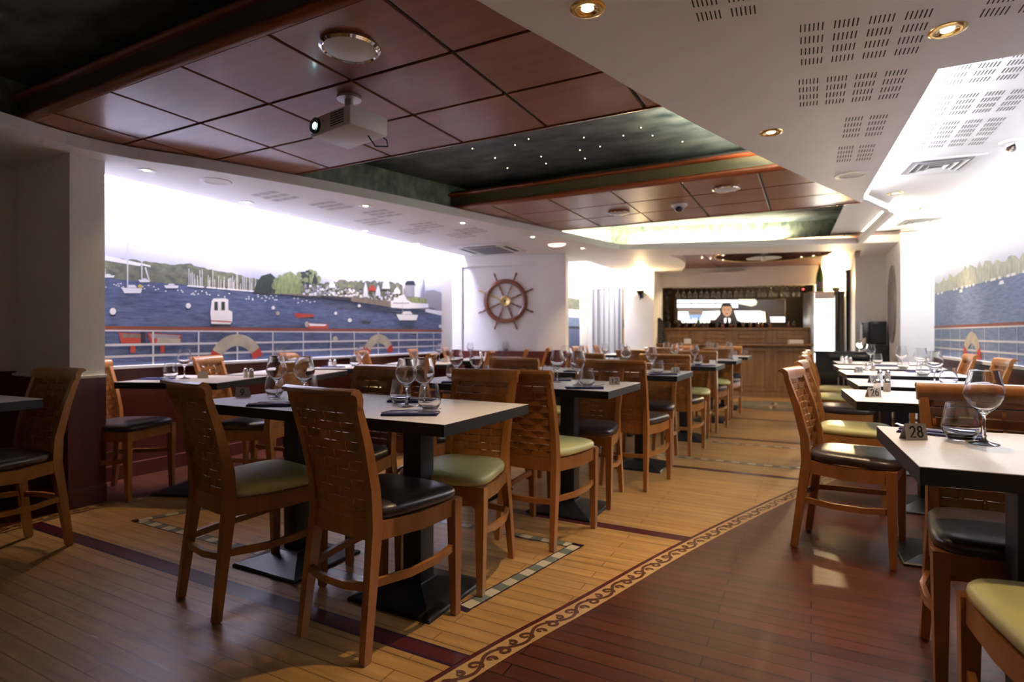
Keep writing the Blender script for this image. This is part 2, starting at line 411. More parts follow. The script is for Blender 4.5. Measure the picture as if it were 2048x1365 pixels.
def build_ceiling():
    b = MB()
    def strip(f0, f1, yy, z, mi=0):
        b.mi = mi
        A = [b.v((f0(y), y, z)) for y in yy]; B = [b.v((f1(y), y, z)) for y in yy]
        for i in range(len(yy) - 1):
            b.face([A[i], B[i], B[i + 1], A[i + 1]])
    rng = lambda a, c, s=0.12: [a + (c - a) * i / max(1, round((c - a) / s)) for i in range(max(1, round((c - a) / s)) + 1)]
    strip(lambda y: XLW - 0.05, LX, rng(YB, 1.79), ZS)
    strip(lambda y: SLX, LX, rng(1.79, 7.203), ZS)
    strip(RX, lambda y: XR(y) + 0.05, rng(YB, 2.94), ZS)
    strip(RX, LIP, rng(2.94, 5.551), ZS)
    strip(lambda y: RR(y), lambda y: RR(y) + .05, rng(5.552, 8.047), ZS)
    # past the recess end: up to the bar ceiling
    b.mi = 0
    b.poly([(SLX, 7.203, ZS), (ENDA[0], ENDA[1], ZS), (-2.0, 8.05, ZS), (SLX, 8.05, ZS)])
    b.poly([(ENDA[0], ENDA[1], ZS), (ENDB[0], ENDB[1], ZS), (0.62, 8.75, ZS), (-1.75, 8.05, ZS), (-2.0, 8.05, ZS)])
    b.poly([(ENDB[0], ENDB[1], ZS), (0.93, 8.15, ZS), (0.99, 11.5, ZS), (0.66, 11.5, ZS), (0.62, 8.75, ZS)])
    # left of the bar ceiling: curved edge
    CE = [(-1.75, 8.05), (-1.70, 8.5), (-1.72, 9.0), (-1.82, 9.5), (-1.97, 10.0), (-2.10, 10.6)]
    b.poly([(-2.977, 8.05, ZS)] + [(x, y, ZS) for x, y in CE] + [(-2.977, 10.6, ZS)])
    b.poly([(-2.977, 10.6, ZS), (-1.0, 10.6, ZS), (-1.0, 13, ZS), (-2.977, 13, ZS)])
    # white lips (fascias) of the recess
    def lip(pts, th=0.035):
        for (x0, y0), (x1, y1) in zip(pts, pts[1:]):
            b.poly([(x0, y0, ZS), (x1, y1, ZS), (x1, y1, ZF), (x0, y0, ZF)])
    def lip_top(pts, off):
        q = [(x + off[0], y + off[1]) for x, y in pts]
        for i in range(len(pts) - 1):
            b.poly([(*pts[i], ZF), (*pts[i + 1], ZF), (*q[i + 1], ZF), (*q[i], ZF)])
            b.poly([(*q[i], ZF), (*q[i + 1], ZF), (*q[i + 1], ZS + .02), (*q[i], ZS + .02)])
    lpts = [(LX(y), y) for y in rng(YB, 7.203)]
    rpts = [(RX(y), y) for y in rng(YB, 5.551)]
    r2 = [(RR(y), y) for y in rng(5.552, 8.047)]
    lip(lpts); lip_top(lpts, (-0.03, 0)); lip(rpts); lip_top(rpts, (0.02, 0)); lip(r2); lip_top(r2, (0.03, 0))
    lip([ENDA, ENDB]); lip_top([ENDA, ENDB], (0, 0.03))
    # lip of the raised side cove, its ends and its ceiling
    yy = rng(2.94, 5.552)
    for a, c in zip(yy, yy[1:]):
        b.poly([(LIP(a), a, ZS), (LIP(c), c, ZS), (LIP(c), c, ZC - .02), (LIP(a), a, ZC - .02)])
        b.poly([(LIP(a) + .012, a, ZS), (LIP(c) + .012, c, ZS), (LIP(c) + .012, c, ZC - .02), (LIP(a) + .012, a, ZC - .02)])
        b.poly([(LIP(a), a, ZS), (LIP(c), c, ZS), (LIP(c) + .012, c, ZS), (LIP(a) + .012, a, ZS)])
    strip(lambda y: LIP(y) - 0.05, lambda y: XR(y) + 0.05, rng(2.9, 8.3), ZC)
    b.poly([(LIP(2.94), 2.94, ZS), (XR(2.94) + .05, 2.94, ZS), (XR(2.94) + .05, 2.94, ZC), (LIP(2.94), 2.94, ZC)])
    b.poly([(RR(8.047), 8.047, ZS), (0.93, 8.15, ZS), (0.93, 8.15, ZC), (RR(8.047), 8.047, ZC)])
    # slot over the mural and its edge
    b.poly([(SLX, 1.99, ZS), (SLX, 8.05, ZS), (SLX, 8.05, ZS + .02), (SLX, 1.99, ZS + .02)])
    b.poly([(XL - .05, 1.79, 2.36), (SLX + .3, 1.79, 2.36), (SLX + .3, 8.05, 2.36), (XL - .05, 8.05, 2.36)])
    b.poly([(SLX + .3, 1.79, ZS + .005), (SLX + .3, 8.05, ZS + .005), (SLX + .3, 8.05, 2.36), (SLX + .3, 1.79, 2.36)])
    # slot past the wheel wall (alcove)
    b.poly([(-4.3, 7.3, 2.42), (-2.977, 7.3, 2.42), (-2.977, 11, 2.42), (-4.3, 11, 2.42)])
    b.poly([(-2.977, 7.45, ZS), (-2.977, 10.6, ZS), (-2.977, 10.6, 2.42), (-2.977, 7.45, 2.42)])
    # acoustic perforations: groups of six slits
    def group(x, y, z, mi, shear=0.245, w=0.0046, ln=0.058, pitch=0.0142, dxdy=-0.03):
        b.mi = mi
        for i in range(6):
            xx = x + i * pitch; yy = y + i * pitch * shear
            b.poly([(xx, yy, z), (xx + w, yy, z), (xx + w + ln * dxdy, yy + ln, z), (xx + ln * dxdy, yy + ln, z)])
    z = ZS - 0.0008
    for y0, cols, rp in ((2.285, (0, 1, 2, 3), 0.096), (2.775, (0, 1, 2, 3), 0.090), (3.318, (2, 3), 0.092), (3.82, (2, 3), 0.092)):
        for r in range(4):
            for c in cols:
                x = -0.035 + 0.11 * c - 0.012 * ((y0 - 2.285) / 0.49)
                yy = y0 + rp * r + 0.245 * 0.11 * c
                if x + 0.08 < LIP(max(yy, 2.94)) - 0.012 or yy < 2.85:
                    group(x, yy, z, 1)
    for r in range(3):
        for c in range(4):
            if c == 2: continue
            group(-0.353 + 0.11 * c, 1.745 + 0.096 * (r + (1 if c < 2 else 0)) + 0.026 * c, z, 1)
    for r in range(5):
        for c in range(3):
            group(0.525 + 0.11 * c, 2.05 + 0.09 * r + 0.245 * 0.11 * c + 0.06, z, 1)
    for y0 in (3.16, 3.62, 4.05, 4.42):
        for r in range(4):
            for c in range(4):
                if y0 > 4.4 and r > 1: continue
                group(0.575 + 0.11 * c, y0 + 0.085 * r + 0.245 * 0.11 * c, ZC - 0.0008, 1)
    # left side: square perforated patches read as grey blocks
    for k, (x0, y0) in enumerate(((-3.95, 3.0), (-3.80, 3.45), (-3.62, 3.9), (-3.95, 4.15), (-3.60, 4.55), (-3.35, 5.0), (-3.9, 4.75), (-3.6, 5.2))):
        for r in range(3):
            for c in range(3):
                group(x0 + 0.10 * c, y0 + 0.10 * r, z, 2, shear=0.0, ln=0.06, w=0.006)
    o = b.build('ceiling', [M['white'], M['slot'], M['greyslot']], smooth=0, fix=False)
    struct(o)
    # night-sky vault over the recess with verdigris sides
    b = MB(); b.mi = 0
    b.poly([(-5.0, YB, ZSKY), (1.0, YB, ZSKY), (1.2, 9.0, ZSKY), (-5.0, 9.0, ZSKY)])
    b.mi = 1
    def wall(pts):
        for (x0, y0), (x1, y1) in zip(pts, pts[1:]):
            b.poly([(x0, y0, ZS + .02), (x1, y1, ZS + .02), (x1, y1, ZSKY), (x0, y0, ZSKY)])
    wall([(LX(y) - 0.14, y) for y in rng(YB, 7.4)])
    wall([(min(RX(y) + 0.15, LIP(y) - 0.02), y) for y in rng(YB, 5.4)] )
    pass
    wall([(ENDA[0] - .14, ENDA[1] + 0.10), (ENDB[0] + .16, ENDB[1] + 0.19)])
    struct(b.build('ceiling', [M['sky_ceil'], M['green_ceil']], smooth=0, fix=False))
    # mahogany panel rafts
    def raft(y0, y1, xa, xb, rows, xg):
        b = MB(); b.mi = 0
        b.box(xa, xb, y0 + 0.03, y1 - 0.03, ZF + 0.018, 2.44)
        b.mi = 1
        g = 0.010
        xe = [xa] + xg + [xb]; ye = rows
        for i in range(len(xe) - 1):
            for j in range(len(ye) - 1):
                b.box(xe[i] + g, xe[i + 1] - g, ye[j] + g, ye[j + 1] - g, ZF + 0.006, ZF + 0.02, bev=0.002)
        b.mi = 3
        for y in (y0 + .022, y1 - .03): b.box(xa, xb, y, y + .008, ZF + .05, ZF + .14)
        struct(b.build('ceiling', [M['gap'], M['mahog'], M['mahog_trim'], M['band']], smooth=0))
        b = MB()
        for y, s in ((y0, -1), (y1, 1)):
            def hr(zc, r, out):
                prof = [(y - s * 0.03 + s * (0.03 + out) * max(0, math.cos(a)) * 1.0, zc + r * math.sin(a)) for a in [-PI / 2 + PI * k / 8 for k in range(9)]]
                b.loft([[(x, py, pz) for py, pz in prof] for x in (xa, xb)], close=True)
            hr(ZF + 0.026, 0.026, 0.008)
            hr(ZF + 0.150, 0.020, 0.008)
        struct(b.build('trim_5', M['mahog_trim'], smooth=60))
    xg = [-3.62, -3.055, -2.487, -1.916, -1.345, -0.775]
    raft(1.50, 3.00, -4.15, -0.22, [1.53, 2.0, 2.47, 2.97], xg)
    raft(4.50, 6.02, -3.2, 0.42, [4.53, 5.02, 5.50, 5.99], [-2.62, -2.05, -1.48, -0.91, -0.34])
    # wooden ceiling above the bar with a round recess
    b = MB(); b.mi = 0
    ZB = 2.27
    n = 28; cx, cy, r = -0.52, 9.25, 0.82
    outer = [(-2.6, 7.9), (1.1, 7.9), (1.1, 11.2), (-2.6, 11.2)]
    ring = [(cx + r * math.cos(2 * PI * k / n), cy + r * math.sin(2 * PI * k / n)) for k in range(n)]
    def sq(a):
        c, s = math.cos(a), math.sin(a)
        ts = []
        if c > 1e-6: ts.append((1.1 - cx) / c)
        if c < -1e-6: ts.append((-2.6 - cx) / c)
        if s > 1e-6: ts.append((11.2 - cy) / s)
        if s < -1e-6: ts.append((7.9 - cy) / s)
        t = min(ts); return (cx + t * c, cy + t * s)
    for k in range(n):
        a0, a1 = 2 * PI * k / n, 2 * PI * (k + 1) / n
        p, q = ring[k], ring[(k + 1) % n]
        b.poly([(*p, ZB), (*q, ZB), (*sq(a1), ZB), (*sq(a0), ZB)])
        b.poly([(*p, ZB), (*q, ZB), (*q, ZB + 0.14), (*p, ZB + 0.14)])
    b.mi = 1
    b.poly([(*p, ZB + 0.14) for p in ring])
    b.mi = 2
    for x in (-1.45, 0.35):
        b.box(x, x + 0.012, 7.9, 11.2, ZB - 0.004, ZB + 0.01)
    for i in range(14):
        y = 8.0 + i * 0.22
        b.box(-2.6, 1.1, y, y + 0.006, ZB - 0.002, ZB + 0.01)
    b.mi = 3
    CE = [(-1.75, 8.05), (-1.70, 8.5), (-1.72, 9.0), (-1.82, 9.5), (-1.97, 10.0), (-2.10, 10.6)]
    for (x0, y0), (x1, y1) in zip(CE, CE[1:]):
        b.poly([(x0, y0, ZS), (x1, y1, ZS), (x1, y1, ZB + .01), (x0, y0, ZB + .01)])
    b.poly([(-1.75, 8.05, ZS), (0.62, 8.75, ZS), (0.62, 8.75, ZB + .01), (-1.75, 8.05, ZB + .01)])
    b.poly([(0.62, 8.75, ZS), (0.66, 11.5, ZS), (0.66, 11.5, ZB + .01), (0.62, 8.75, ZB + .01)])
    struct(b.build('ceiling', [M['mahog'], M['black_gloss'], M['gap'], M['white']], smooth=0, fix=False))
build_ceiling()

# ================================================================ WALLS
SILL = 0.822
def wall_box(b, x0, x1, y0, y1, z0, z1, mi):
    b.mi = mi; b.box(x0, x1, y0, y1, z0, z1)

def build_walls():
    # left wall: pillar, recessed wall in front of it, mural wall
    b = MB()
    wall_box(b, -5.0, XLW, YB, 1.79, SILL, 2.36, 0); wall_box(b, -5.0, XLW, YB, 1.79, 0, SILL, 1)
    wall_box(b, -5.0, -4.01, 1.79, 1.985, SILL - .02, ZS, 0); wall_box(b, -5.0, -3.995, 1.775, 1.985, 0, SILL - .02, 1)
    wall_box(b, -4.9, XL, 1.985, 6.95, SILL, 2.36, 0); wall_box(b, -4.9, XL + .012, 1.985, 6.95, 0, SILL, 1)
    struct(b.build('wall_left', [M['offwhite'], M['wainscot']], smooth=0))
    # baseboards and white rails
    b = MB(); b.box(XL + .012, XL + .028, 1.99, 6.8, 0, 0.11, 0.004); b.box(-3.995, -3.98, 1.775, 1.985, 0, 0.11, .004); b.box(-4.70, -3.98, 1.76, 1.775, 0, .11, .004)
    struct(b.build('baseboard_left', M['wainscot'], smooth=0))
    b = MB(); b.box(XL, XL + .04, 1.985, 6.65, SILL - .012, SILL + .014, .004)
    struct(b.build('trim_1', M['trimwhite'], smooth=0))
    b = MB(); b.box(-4.7, -3.982, 1.765, 1.985, SILL - .03, SILL - .012, .003)
    struct(b.build('trim_2', M['offwhite'], smooth=0))
    # ship-wheel wall, turned about 15 degrees, with a shallow framed recess
    W0 = Vector((-4.53, 6.70)); W1 = Vector((-2.954, 7.147)); d = (W1 - W0); LN = d.length; d.normalize(); nn = Vector((d.y, -d.x))
    def P(s, off, z): q = W0 + d * s + nn * off; return (q.x, q.y, z)
    global WHEEL_P
    WHEEL_P = P
    def slab(b, s0, s1, o0, o1, z0, z1, mi):
        b.mi = mi
        b.loft([[P(s0, o0, z0), P(s1, o0, z0), P(s1, o1, z0), P(s0, o1, z0)], [P(s0, o0, z1), P(s1, o0, z1), P(s1, o1, z1), P(s0, o1, z1)]])
    s_l = on_plane(923, 600, W0, d)[0]; s_r = on_plane(1073, 600, W0, d)[0]
    b = MB()
    slab(b, -0.1, s_l, -0.35, 0, 0.84, 2.40, 0); slab(b, s_r, LN, -0.35, 0, 0.84, 2.40, 0)
    slab(b, s_l, s_r, -0.35, -0.06, 0.84, 2.40, 0); slab(b, s_l, s_r, -0.06, 0, 2.03, 2.40, 0)
    slab(b, -0.1, LN, -0.35, 0.01, 0, 0.84, 1)
    struct(b.build('wall_back', [M['white'], M['wainscot']], smooth=0))
    b = MB(); slab(b, -0.05, LN, 0.01, 0.02, 0, 0.10, 0)
    struct(b.build('baseboard_back', M['wainscot'], smooth=0))
    # alcove behind the wheel wall
    b = MB()
    wall_box(b, -3.9, -3.75, 7.05, 10.25, 0, 2.45, 0)
    struct(b.build('wall_left', M['white'], smooth=0))
    b = MB()
    xa, _ = at(1187, 0, 5), 0
    wall_box(b, -3.9, -3.66, 10.2, 10.3, 0, 2.45, 0)
    wall_box(b, -3.66, -2.95, 10.2, 10.3, 1.93, 2.45, 0)
    wall_box(b, -3.7, -2.9, 10.36, 10.42, 0, 2.2, 1); wall_box(b, -3.075, -2.95, 10.185, 10.3, 0, 1.93, 1)
    struct(b.build('wall_back', [M['white'], M['tan']], smooth=0))
    b = MB(); wall_box(b, -2.95, -2.42, 9.85, 10.5, 0, ZS, 0)
    struct(b.build('wall_back', M['white'], smooth=0))
    # right wall
    b = MB()
    for mi, z0, z1, o in ((0, SILL, 2.4, 0.0), (1, 0, SILL, -0.012)):
        b.mi = mi
        b.loft([[(XR(YB) + o, YB, z), (XR(8.05) + o, 8.05, z), (XR(8.05) + .25, 8.05, z), (XR(YB) + .25, YB, z)] for z in (z0, z1)])
    struct(b.build('wall_right', [M['white'], M['wainscot']], smooth=0))
    b = MB(); b.loft([[(XR(YB) - .045, YB, z), (XR(7.97) - .045, 7.97, z), (XR(7.97), 7.97, z), (XR(YB), YB, z)] for z in (SILL - .012, SILL + .014)])
    struct(b.build('trim_3', M['trimwhite'], smooth=0))
    b = MB(); b.loft([[(XR(YB) - .026, YB, z), (XR(7.97) - .026, 7.97, z), (XR(7.97) - .012, 7.97, z), (XR(YB) - .012, YB, z)] for z in (0, .11)])
    struct(b.build('baseboard_right', M['wainscot'], smooth=0))
    # pillar at the end of the right mural, wall behind it
    b = MB()
    wall_box(b, 0.93, 1.75, 8.0, 9.75, 0, 2.36, 0)
    struct(b.build('wall_right', M['white'], smooth=0))
    b = MB()
    wall_box(b, 0.56, 1.0, 9.45, 9.6, 0, ZS, 0)
    wall_box(b, 0.56, 0.66, 9.6, 13, 0, 2.4, 0)
    struct(b.build('wall_right', M['white'], smooth=0))
    # walls out of view that close the room
    b = MB(); wall_box(b, -5.0, 2.2, YB - .15, YB, 0, 2.6, 0)
    struct(b.build('wall_front', M['offwhite'], smooth=0))
    b = MB(); wall_box(b, -5.0, 2.2, 12.95, 13.1, 0, 2.6, 0)
    struct(b.build('wall_back', M['dark_back'], smooth=0))
build_walls()

# ================================================================ MURALS (printed photographs of a harbour, flat on the walls)
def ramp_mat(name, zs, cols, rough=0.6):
    """print colour by height, with the lamp glow at the top painted in"""
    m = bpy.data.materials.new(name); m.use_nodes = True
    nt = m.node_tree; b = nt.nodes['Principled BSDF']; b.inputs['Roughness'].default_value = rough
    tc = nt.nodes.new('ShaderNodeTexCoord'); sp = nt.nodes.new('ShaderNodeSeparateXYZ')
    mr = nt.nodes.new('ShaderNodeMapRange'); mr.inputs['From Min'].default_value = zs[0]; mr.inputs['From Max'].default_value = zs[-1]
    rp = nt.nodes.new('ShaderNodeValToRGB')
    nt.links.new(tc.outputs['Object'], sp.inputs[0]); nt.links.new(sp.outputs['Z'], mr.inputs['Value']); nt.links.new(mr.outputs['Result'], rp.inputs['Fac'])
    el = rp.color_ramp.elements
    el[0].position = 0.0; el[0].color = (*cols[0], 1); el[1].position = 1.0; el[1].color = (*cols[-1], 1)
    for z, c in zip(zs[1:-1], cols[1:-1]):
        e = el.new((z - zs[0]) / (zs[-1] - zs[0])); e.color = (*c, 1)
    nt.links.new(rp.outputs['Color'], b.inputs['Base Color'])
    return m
def water_mat(name, c1, c2, sx):
    m = bpy.data.materials.new(name); m.use_nodes = True
    nt = m.node_tree; b = nt.nodes['Principled BSDF']; b.inputs['Roughness'].default_value = 0.6
    tc = nt.nodes.new('ShaderNodeTexCoord'); mp = nt.nodes.new('ShaderNodeMapping'); mp.inputs['Scale'].default_value = (6, 7, 55)
    nz = nt.nodes.new('ShaderNodeTexNoise'); nz.inputs['Scale'].default_value = 1.2; nz.inputs['Detail'].default_value = 6; nz.inputs['Roughness'].default_value = 0.65
    rp = nt.nodes.new('ShaderNodeValToRGB')
    rp.color_ramp.elements[0].position = 0.35; rp.color_ramp.elements[0].color = (*c1, 1)
    rp.color_ramp.elements[1].position = 0.68; rp.color_ramp.elements[1].color = (*c2, 1)
    nt.links.new(tc.outputs['Object'], mp.inputs[0]); nt.links.new(mp.outputs[0], nz.inputs['Vector'])
    nt.links.new(nz.outputs['Fac'], rp.inputs['Fac']); nt.links.new(rp.outputs['Color'], b.inputs['Base Color'])
    return m
M['m_sky'] = ramp_mat('print_sky_with_glow', (1.25, 1.36, 1.50, 1.75, 2.2), ((0.26, 0.29, 0.43), (0.29, 0.32, 0.46), (0.43, 0.45, 0.60), (0.80, 0.81, 0.88), (0.90, 0.90, 0.90)))  # sky print; its white top paints in the glow of the slot tubes
M['m_water'] = water_mat('print_water', (0.042, 0.064, 0.15), (0.13, 0.165, 0.30), 6)
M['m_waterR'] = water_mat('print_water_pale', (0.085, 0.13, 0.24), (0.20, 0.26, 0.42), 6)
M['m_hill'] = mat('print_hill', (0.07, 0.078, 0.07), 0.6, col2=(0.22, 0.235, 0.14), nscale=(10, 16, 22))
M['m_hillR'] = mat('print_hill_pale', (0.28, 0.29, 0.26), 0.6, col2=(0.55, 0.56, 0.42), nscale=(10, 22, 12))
M['m_tree'] = mat('print_tree_green', (0.13, 0.17, 0.06), 0.6, col2=(0.33, 0.38, 0.16), nscale=(10, 30, 14))
M['m_dark'] = mat('print_tree_dark', (0.03, 0.04, 0.035), 0.6, noise=0.4, nscale=(40, 40, 40))
M['m_white'] = mat('print_white', (0.86, 0.86, 0.88), 0.6)
M['m_mast'] = mat('print_mast', (0.66, 0.66, 0.68), 0.6)
M['m_red'] = mat('print_red', (0.45, 0.05, 0.03), 0.6)
M['m_brown'] = mat('print_stone', (0.20, 0.16, 0.13), 0.6, noise=0.3, nscale=(30, 30, 30))
M['m_black'] = mat('print_black', (0.02, 0.022, 0.035), 0.6)
M['m_town'] = mat('print_town', (0.10, 0.10, 0.13), 0.6, col2=(0.62, 0.60, 0.62), nscale=(60, 60, 40))
M['m_grey'] = mat('print_grey', (0.30, 0.30, 0.33), 0.6)
M['m_rail'] = mat('print_rail_metal', (0.62, 0.60, 0.62), 0.6)
M['m_railw'] = mat('print_rail_wood', (0.22, 0.055, 0.03), 0.6)
M['m_buoy'] = mat('print_lifebuoy', (0.42, 0.38, 0.30), 0.6, noise=0.2, nscale=(10, 10, 10))
M['m_bred'] = mat('print_lifebuoy_red', (0.42, 0.03, 0.02), 0.6)
M['m_yel'] = mat('print_yellow', (0.6, 0.45, 0.05), 0.6)
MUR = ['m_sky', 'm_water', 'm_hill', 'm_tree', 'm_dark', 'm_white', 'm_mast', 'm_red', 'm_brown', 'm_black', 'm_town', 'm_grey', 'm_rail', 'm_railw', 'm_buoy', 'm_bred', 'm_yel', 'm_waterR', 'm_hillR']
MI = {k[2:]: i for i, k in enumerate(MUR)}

class Mural:
    def __init__(s, P0, dr, nrm):
        s.b = MB(); s.items = []; s.P0 = P0; s.dr = dr; s.n = nrm
    def pt(s, a, h, lay):
        h = max(h, SILL + .014)
        o = 0.006 + lay * 0.00002
        return (s.P0[0] + s.dr[0] * a + s.n[0] * o, s.P0[1] + s.dr[1] * a + s.n[1] * o, h)
    def raw(s, pts, m, lay):
        s.items.append((lay, len(s.items), pts, m))
    def finish(s):
        for k, (lay, _, pts, m) in enumerate(sorted(s.items, key=lambda q: (q[0], q[1]))):
            s.b.mi = MI[m]; s.b.poly([s.pt(a, h, k) for a, h in pts])
    def px(s, pts, m, lay):
        s.raw([on_plane(x, y, s.P0, s.dr) for x, y in pts], m, lay)
    def line(s, x0, y0, x1, y1, w, m, lay):
        a, c = Vector(on_plane(x0, y0, s.P0, s.dr)), Vector(on_plane(x1, y1, s.P0, s.dr))
        d = (c - a).normalized(); n = Vector((-d.y, d.x)) * w / 2
        s.raw([a - n, c - n, c + n, a + n], m, lay)
    def blob(s, x, y, rx, ry, m, lay, n=12):
        s.px([(x + rx * math.cos(2 * PI * k / n), y + ry * math.sin(2 * PI * k / n)) for k in range(n)], m, lay)
    def ring(s, a, h, R, r, z0, lay):
        """lifebuoy cut off by the sill"""
        n = 60
        for k in range(n):
            t0, t1 = PI * k / n * 1.0, PI * (k + 1) / n * 1.0
            q = [(a + R * math.cos(t0), h + R * math.sin(t0)), (a + R * math.cos(t1), h + R * math.sin(t1)), (a + r * math.cos(t1), h + r * math.sin(t1)), (a + r * math.cos(t0), h + r * math.sin(t0))]
            if min(p[1] for p in q) < z0: continue
            deg = math.degrees((t0 + t1) / 2)
            s.raw(q, 'bred' if (deg < 33 or deg > 150) else 'buoy', lay)

def build_mural_left():
    m = Mural((XL, 0.0), (0.0, 1.0), (1.0, 0.0))
    y0, y1 = 2.0, 6.43
    z0, z1 = SILL + .014, 2.355
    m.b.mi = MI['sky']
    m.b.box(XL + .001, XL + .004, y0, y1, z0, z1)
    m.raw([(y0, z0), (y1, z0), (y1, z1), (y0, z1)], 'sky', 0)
    wl = [(196, 556), (330, 566), (470, 578), (560, 587), (640, 593), (760, 607), (882, 626)]
    pts = [on_plane(x, y, m.P0, m.dr) for x, y in wl]
    m.raw([(y0, z0), (y1, z0)] + list(reversed(pts[1:])) + [(y0, pts[0][1])], 'water', 1)
    rnd = random.Random(3)
    # wooded hill
    top = [(196, 521), (225, 519), (262, 520), (300, 524), (340, 530), (375, 527), (400, 536), (430, 541), (462, 546), (500, 556), (520, 562)]
    tt = []
    for (xa, ya), (xb, yb) in zip(top, top[1:]):
        for k in range(4):
            t = k / 4; tt.append((xa + (xb - xa) * t, ya + (yb - ya) * t + rnd.uniform(-2.2, 1.5)))
    m.px([(196, 556), (330, 567), (470, 578), (525, 583)] + [(525, 564)] + list(reversed(tt)), 'hill', 2)
    m.line(196, 510, 300, 533, 0.014, 'white', 3)
    m.line(196, 516, 280, 530, 0.022, 'white', 3)
    # marina masts
    for i in range(46):
        x = rnd.choice([rnd.uniform(375, 420), rnd.uniform(420, 515), rnd.uniform(430, 515)])
        yb = 569 + (x - 375) * 0.085
        m.line(x, yb + 2, x, yb - rnd.uniform(10, 34), 0.006, 'mast', 3)
        m.blob(x, yb + 3, 4, 1.6, 'white', 3, 8)
    for i in range(60):
        x = rnd.uniform(200, 640); yb = 560 + (x - 200) * 0.082 + rnd.uniform(3, 16)
        m.blob(x, yb, 1.8, 1.3, 'white', 3, 8)
    # trees and town on the right bank
    m.px([(505, 587), (512, 565), (522, 552), (540, 547), (550, 556), (556, 580), (552, 588)], 'dark', 3)
    m.px([(548, 588), (553, 565), (566, 548), (580, 543), (592, 552), (600, 560), (612, 552), (640, 566), (646, 592)], 'tree', 3)
    for q in range(16): m.blob(611 + rnd.uniform(-9, 9), 548 + rnd.uniform(-6, 7), rnd.uniform(2, 4), rnd.uniform(2, 3.5), 'dark', 4, 7)
    m.px([(622, 570), (625, 556), (628, 545), (632, 556), (635, 570)], 'dark', 4);
    for q in range(26): m.blob(rnd.uniform(548, 640), rnd.uniform(546, 580), rnd.uniform(4, 8), rnd.uniform(5, 10), 'tree', 3.5, 9)
    m.line(616, 548, 617, 580, 0.012, 'dark', 4)
    tp = []
    x = 600
    while x < 808:
        tp.append((x, 571 - 8 * math.sin((x - 600) / 66) + rnd.uniform(-4.5, 3.5))); x += 3.2
    m.px([(600, 592)] + tp + [(806, 612), (760, 608), (700, 600)], 'hill', 4)
    for i in range(26):
        x = rnd.uniform(604, 800); m.blob(x, 571 + (x - 603) * .05 + rnd.uniform(-6, 14), rnd.uniform(3, 6), rnd.uniform(2.5, 5), rnd.choice(['dark', 'tree', 'hill']), 4.5, 8)
    for i in range(150):
        x = rnd.uniform(603, 800); w = rnd.uniform(1.3, 3.2); h = rnd.uniform(3, 7); yb = 590 + (x - 603) * 0.085 - rnd.uniform(-1, 17)
        c = rnd.choice(['white', 'white', 'white', 'grey', 'm2', 'buoy'])
        m.px([(x - w, yb), (x - w, yb - h), (x + w, yb - h), (x + w, yb)], 'mast' if c == 'm2' else c, 5 + (yb - 570) * .02)
        rf = rnd.choice(['dark', 'grey', 'dark', 'black', 'brown'])
        m.px([(x - w, yb - h), (x - w * .1, yb - h - w * 1.5), (x + w, yb - h)], rf, 5 + (yb - 570) * .02 + .001)
    for x, yb, h, w in ((729, 594, 30, 5), (754, 592, 22, 5), (770, 578, 22, 8), (742, 582, 12, 8), (792, 588, 14, 7), (662, 576, 14, 7)):
        m.px([(x - w, yb), (x - w * .8, yb - h * .5), (x, yb - h), (x + w * .8, yb - h * .5), (x + w, yb)], 'red' if x == 742 else 'white', 6)
    m.px([(525, 588), (600, 588), (640, 591), (640, 595), (560, 589)], 'brown', 5)
    m.px([(640, 591), (700, 594), (780, 603), (780, 616), (760, 612), (700, 603), (642, 596)], 'brown', 6)
    m.px([(640, 592), (700, 596), (700, 604), (642, 597)], 'black', 7)
    m.px([(808, 594), (808, 570), (812, 564), (826, 564), (829, 570), (829, 594)], 'grey', 6)
    m.px([(808, 571), (808, 567), (812, 562), (826, 562), (829, 571)], 'black', 7)
    m.px([(827, 594), (827, 573), (838, 575), (838, 596)], 'white', 7)
    m.px([(843, 600), (844, 565), (845.5, 545), (847, 565), (849, 600)], 'grey', 6)
    m.px([(850, 612), (850, 582), (866, 580), (882, 586), (882, 622)], 'grey', 5)
    m.px([(812, 604), (815, 596), (830, 594), (850, 598), (852, 610)], 'tree', 7)
    m.px([(780, 616), (779, 602), (790, 600), (796, 592), (806, 590), (812, 600), (822, 606), (855, 608), (855, 616), (812, 618)], 'white', 8)
    for k in range(8):
        m.px([(785 + k * 4, 608), (787 + k * 4, 608), (787 + k * 4, 605.5), (785 + k * 4, 605.5)], 'black', 9)
    m.px([(848, 624), (850, 618), (882, 622), (882, 632)], 'white', 8)
    # boats
    def yacht(x, y, w, h, mast, lay=9):
        m.px([(x - w, y - h), (x + w, y - h * .9), (x + w * .85, y), (x - w * .7, y)], 'white', lay)
        m.px([(x - w * .5, y - h), (x - w * .3, y - h * 1.5), (x + w * .3, y - h * 1.5), (x + w * .5, y - h)], 'white', lay)
        m.px([(x - w * .7, y), (x + w * .85, y), (x + w * .8, y + 2), (x - w * .65, y + 2)], 'black', lay)
        if mast: m.line(x - w * .4, y - h, x - w * .4, mast, 0.009, 'mast', lay)
    yacht(261, 587, 21, 11, 455)
    m.blob(277, 573, 4, 4, 'yel', 10)
    yacht(286, 565, 12, 5, 514, 8); m.line(288, 535, 296, 562, 0.012, 'mast', 8)
    yacht(340, 577, 15, 6, None, 8); yacht(213, 556, 14, 5, 538, 8)
    yacht(812, 641, 22, 12, 556)
    m.px([(420, 648), (418, 626), (421, 602), (424, 598), (448, 597), (454, 600), (454, 620), (462, 624), (462, 642), (458, 649)], 'white', 9)
    m.px([(420, 648), (458, 649), (458, 653), (421, 653)], 'black', 10)
    m.px([(419, 641), (460, 643), (460, 645), (419, 643)], 'red', 10)
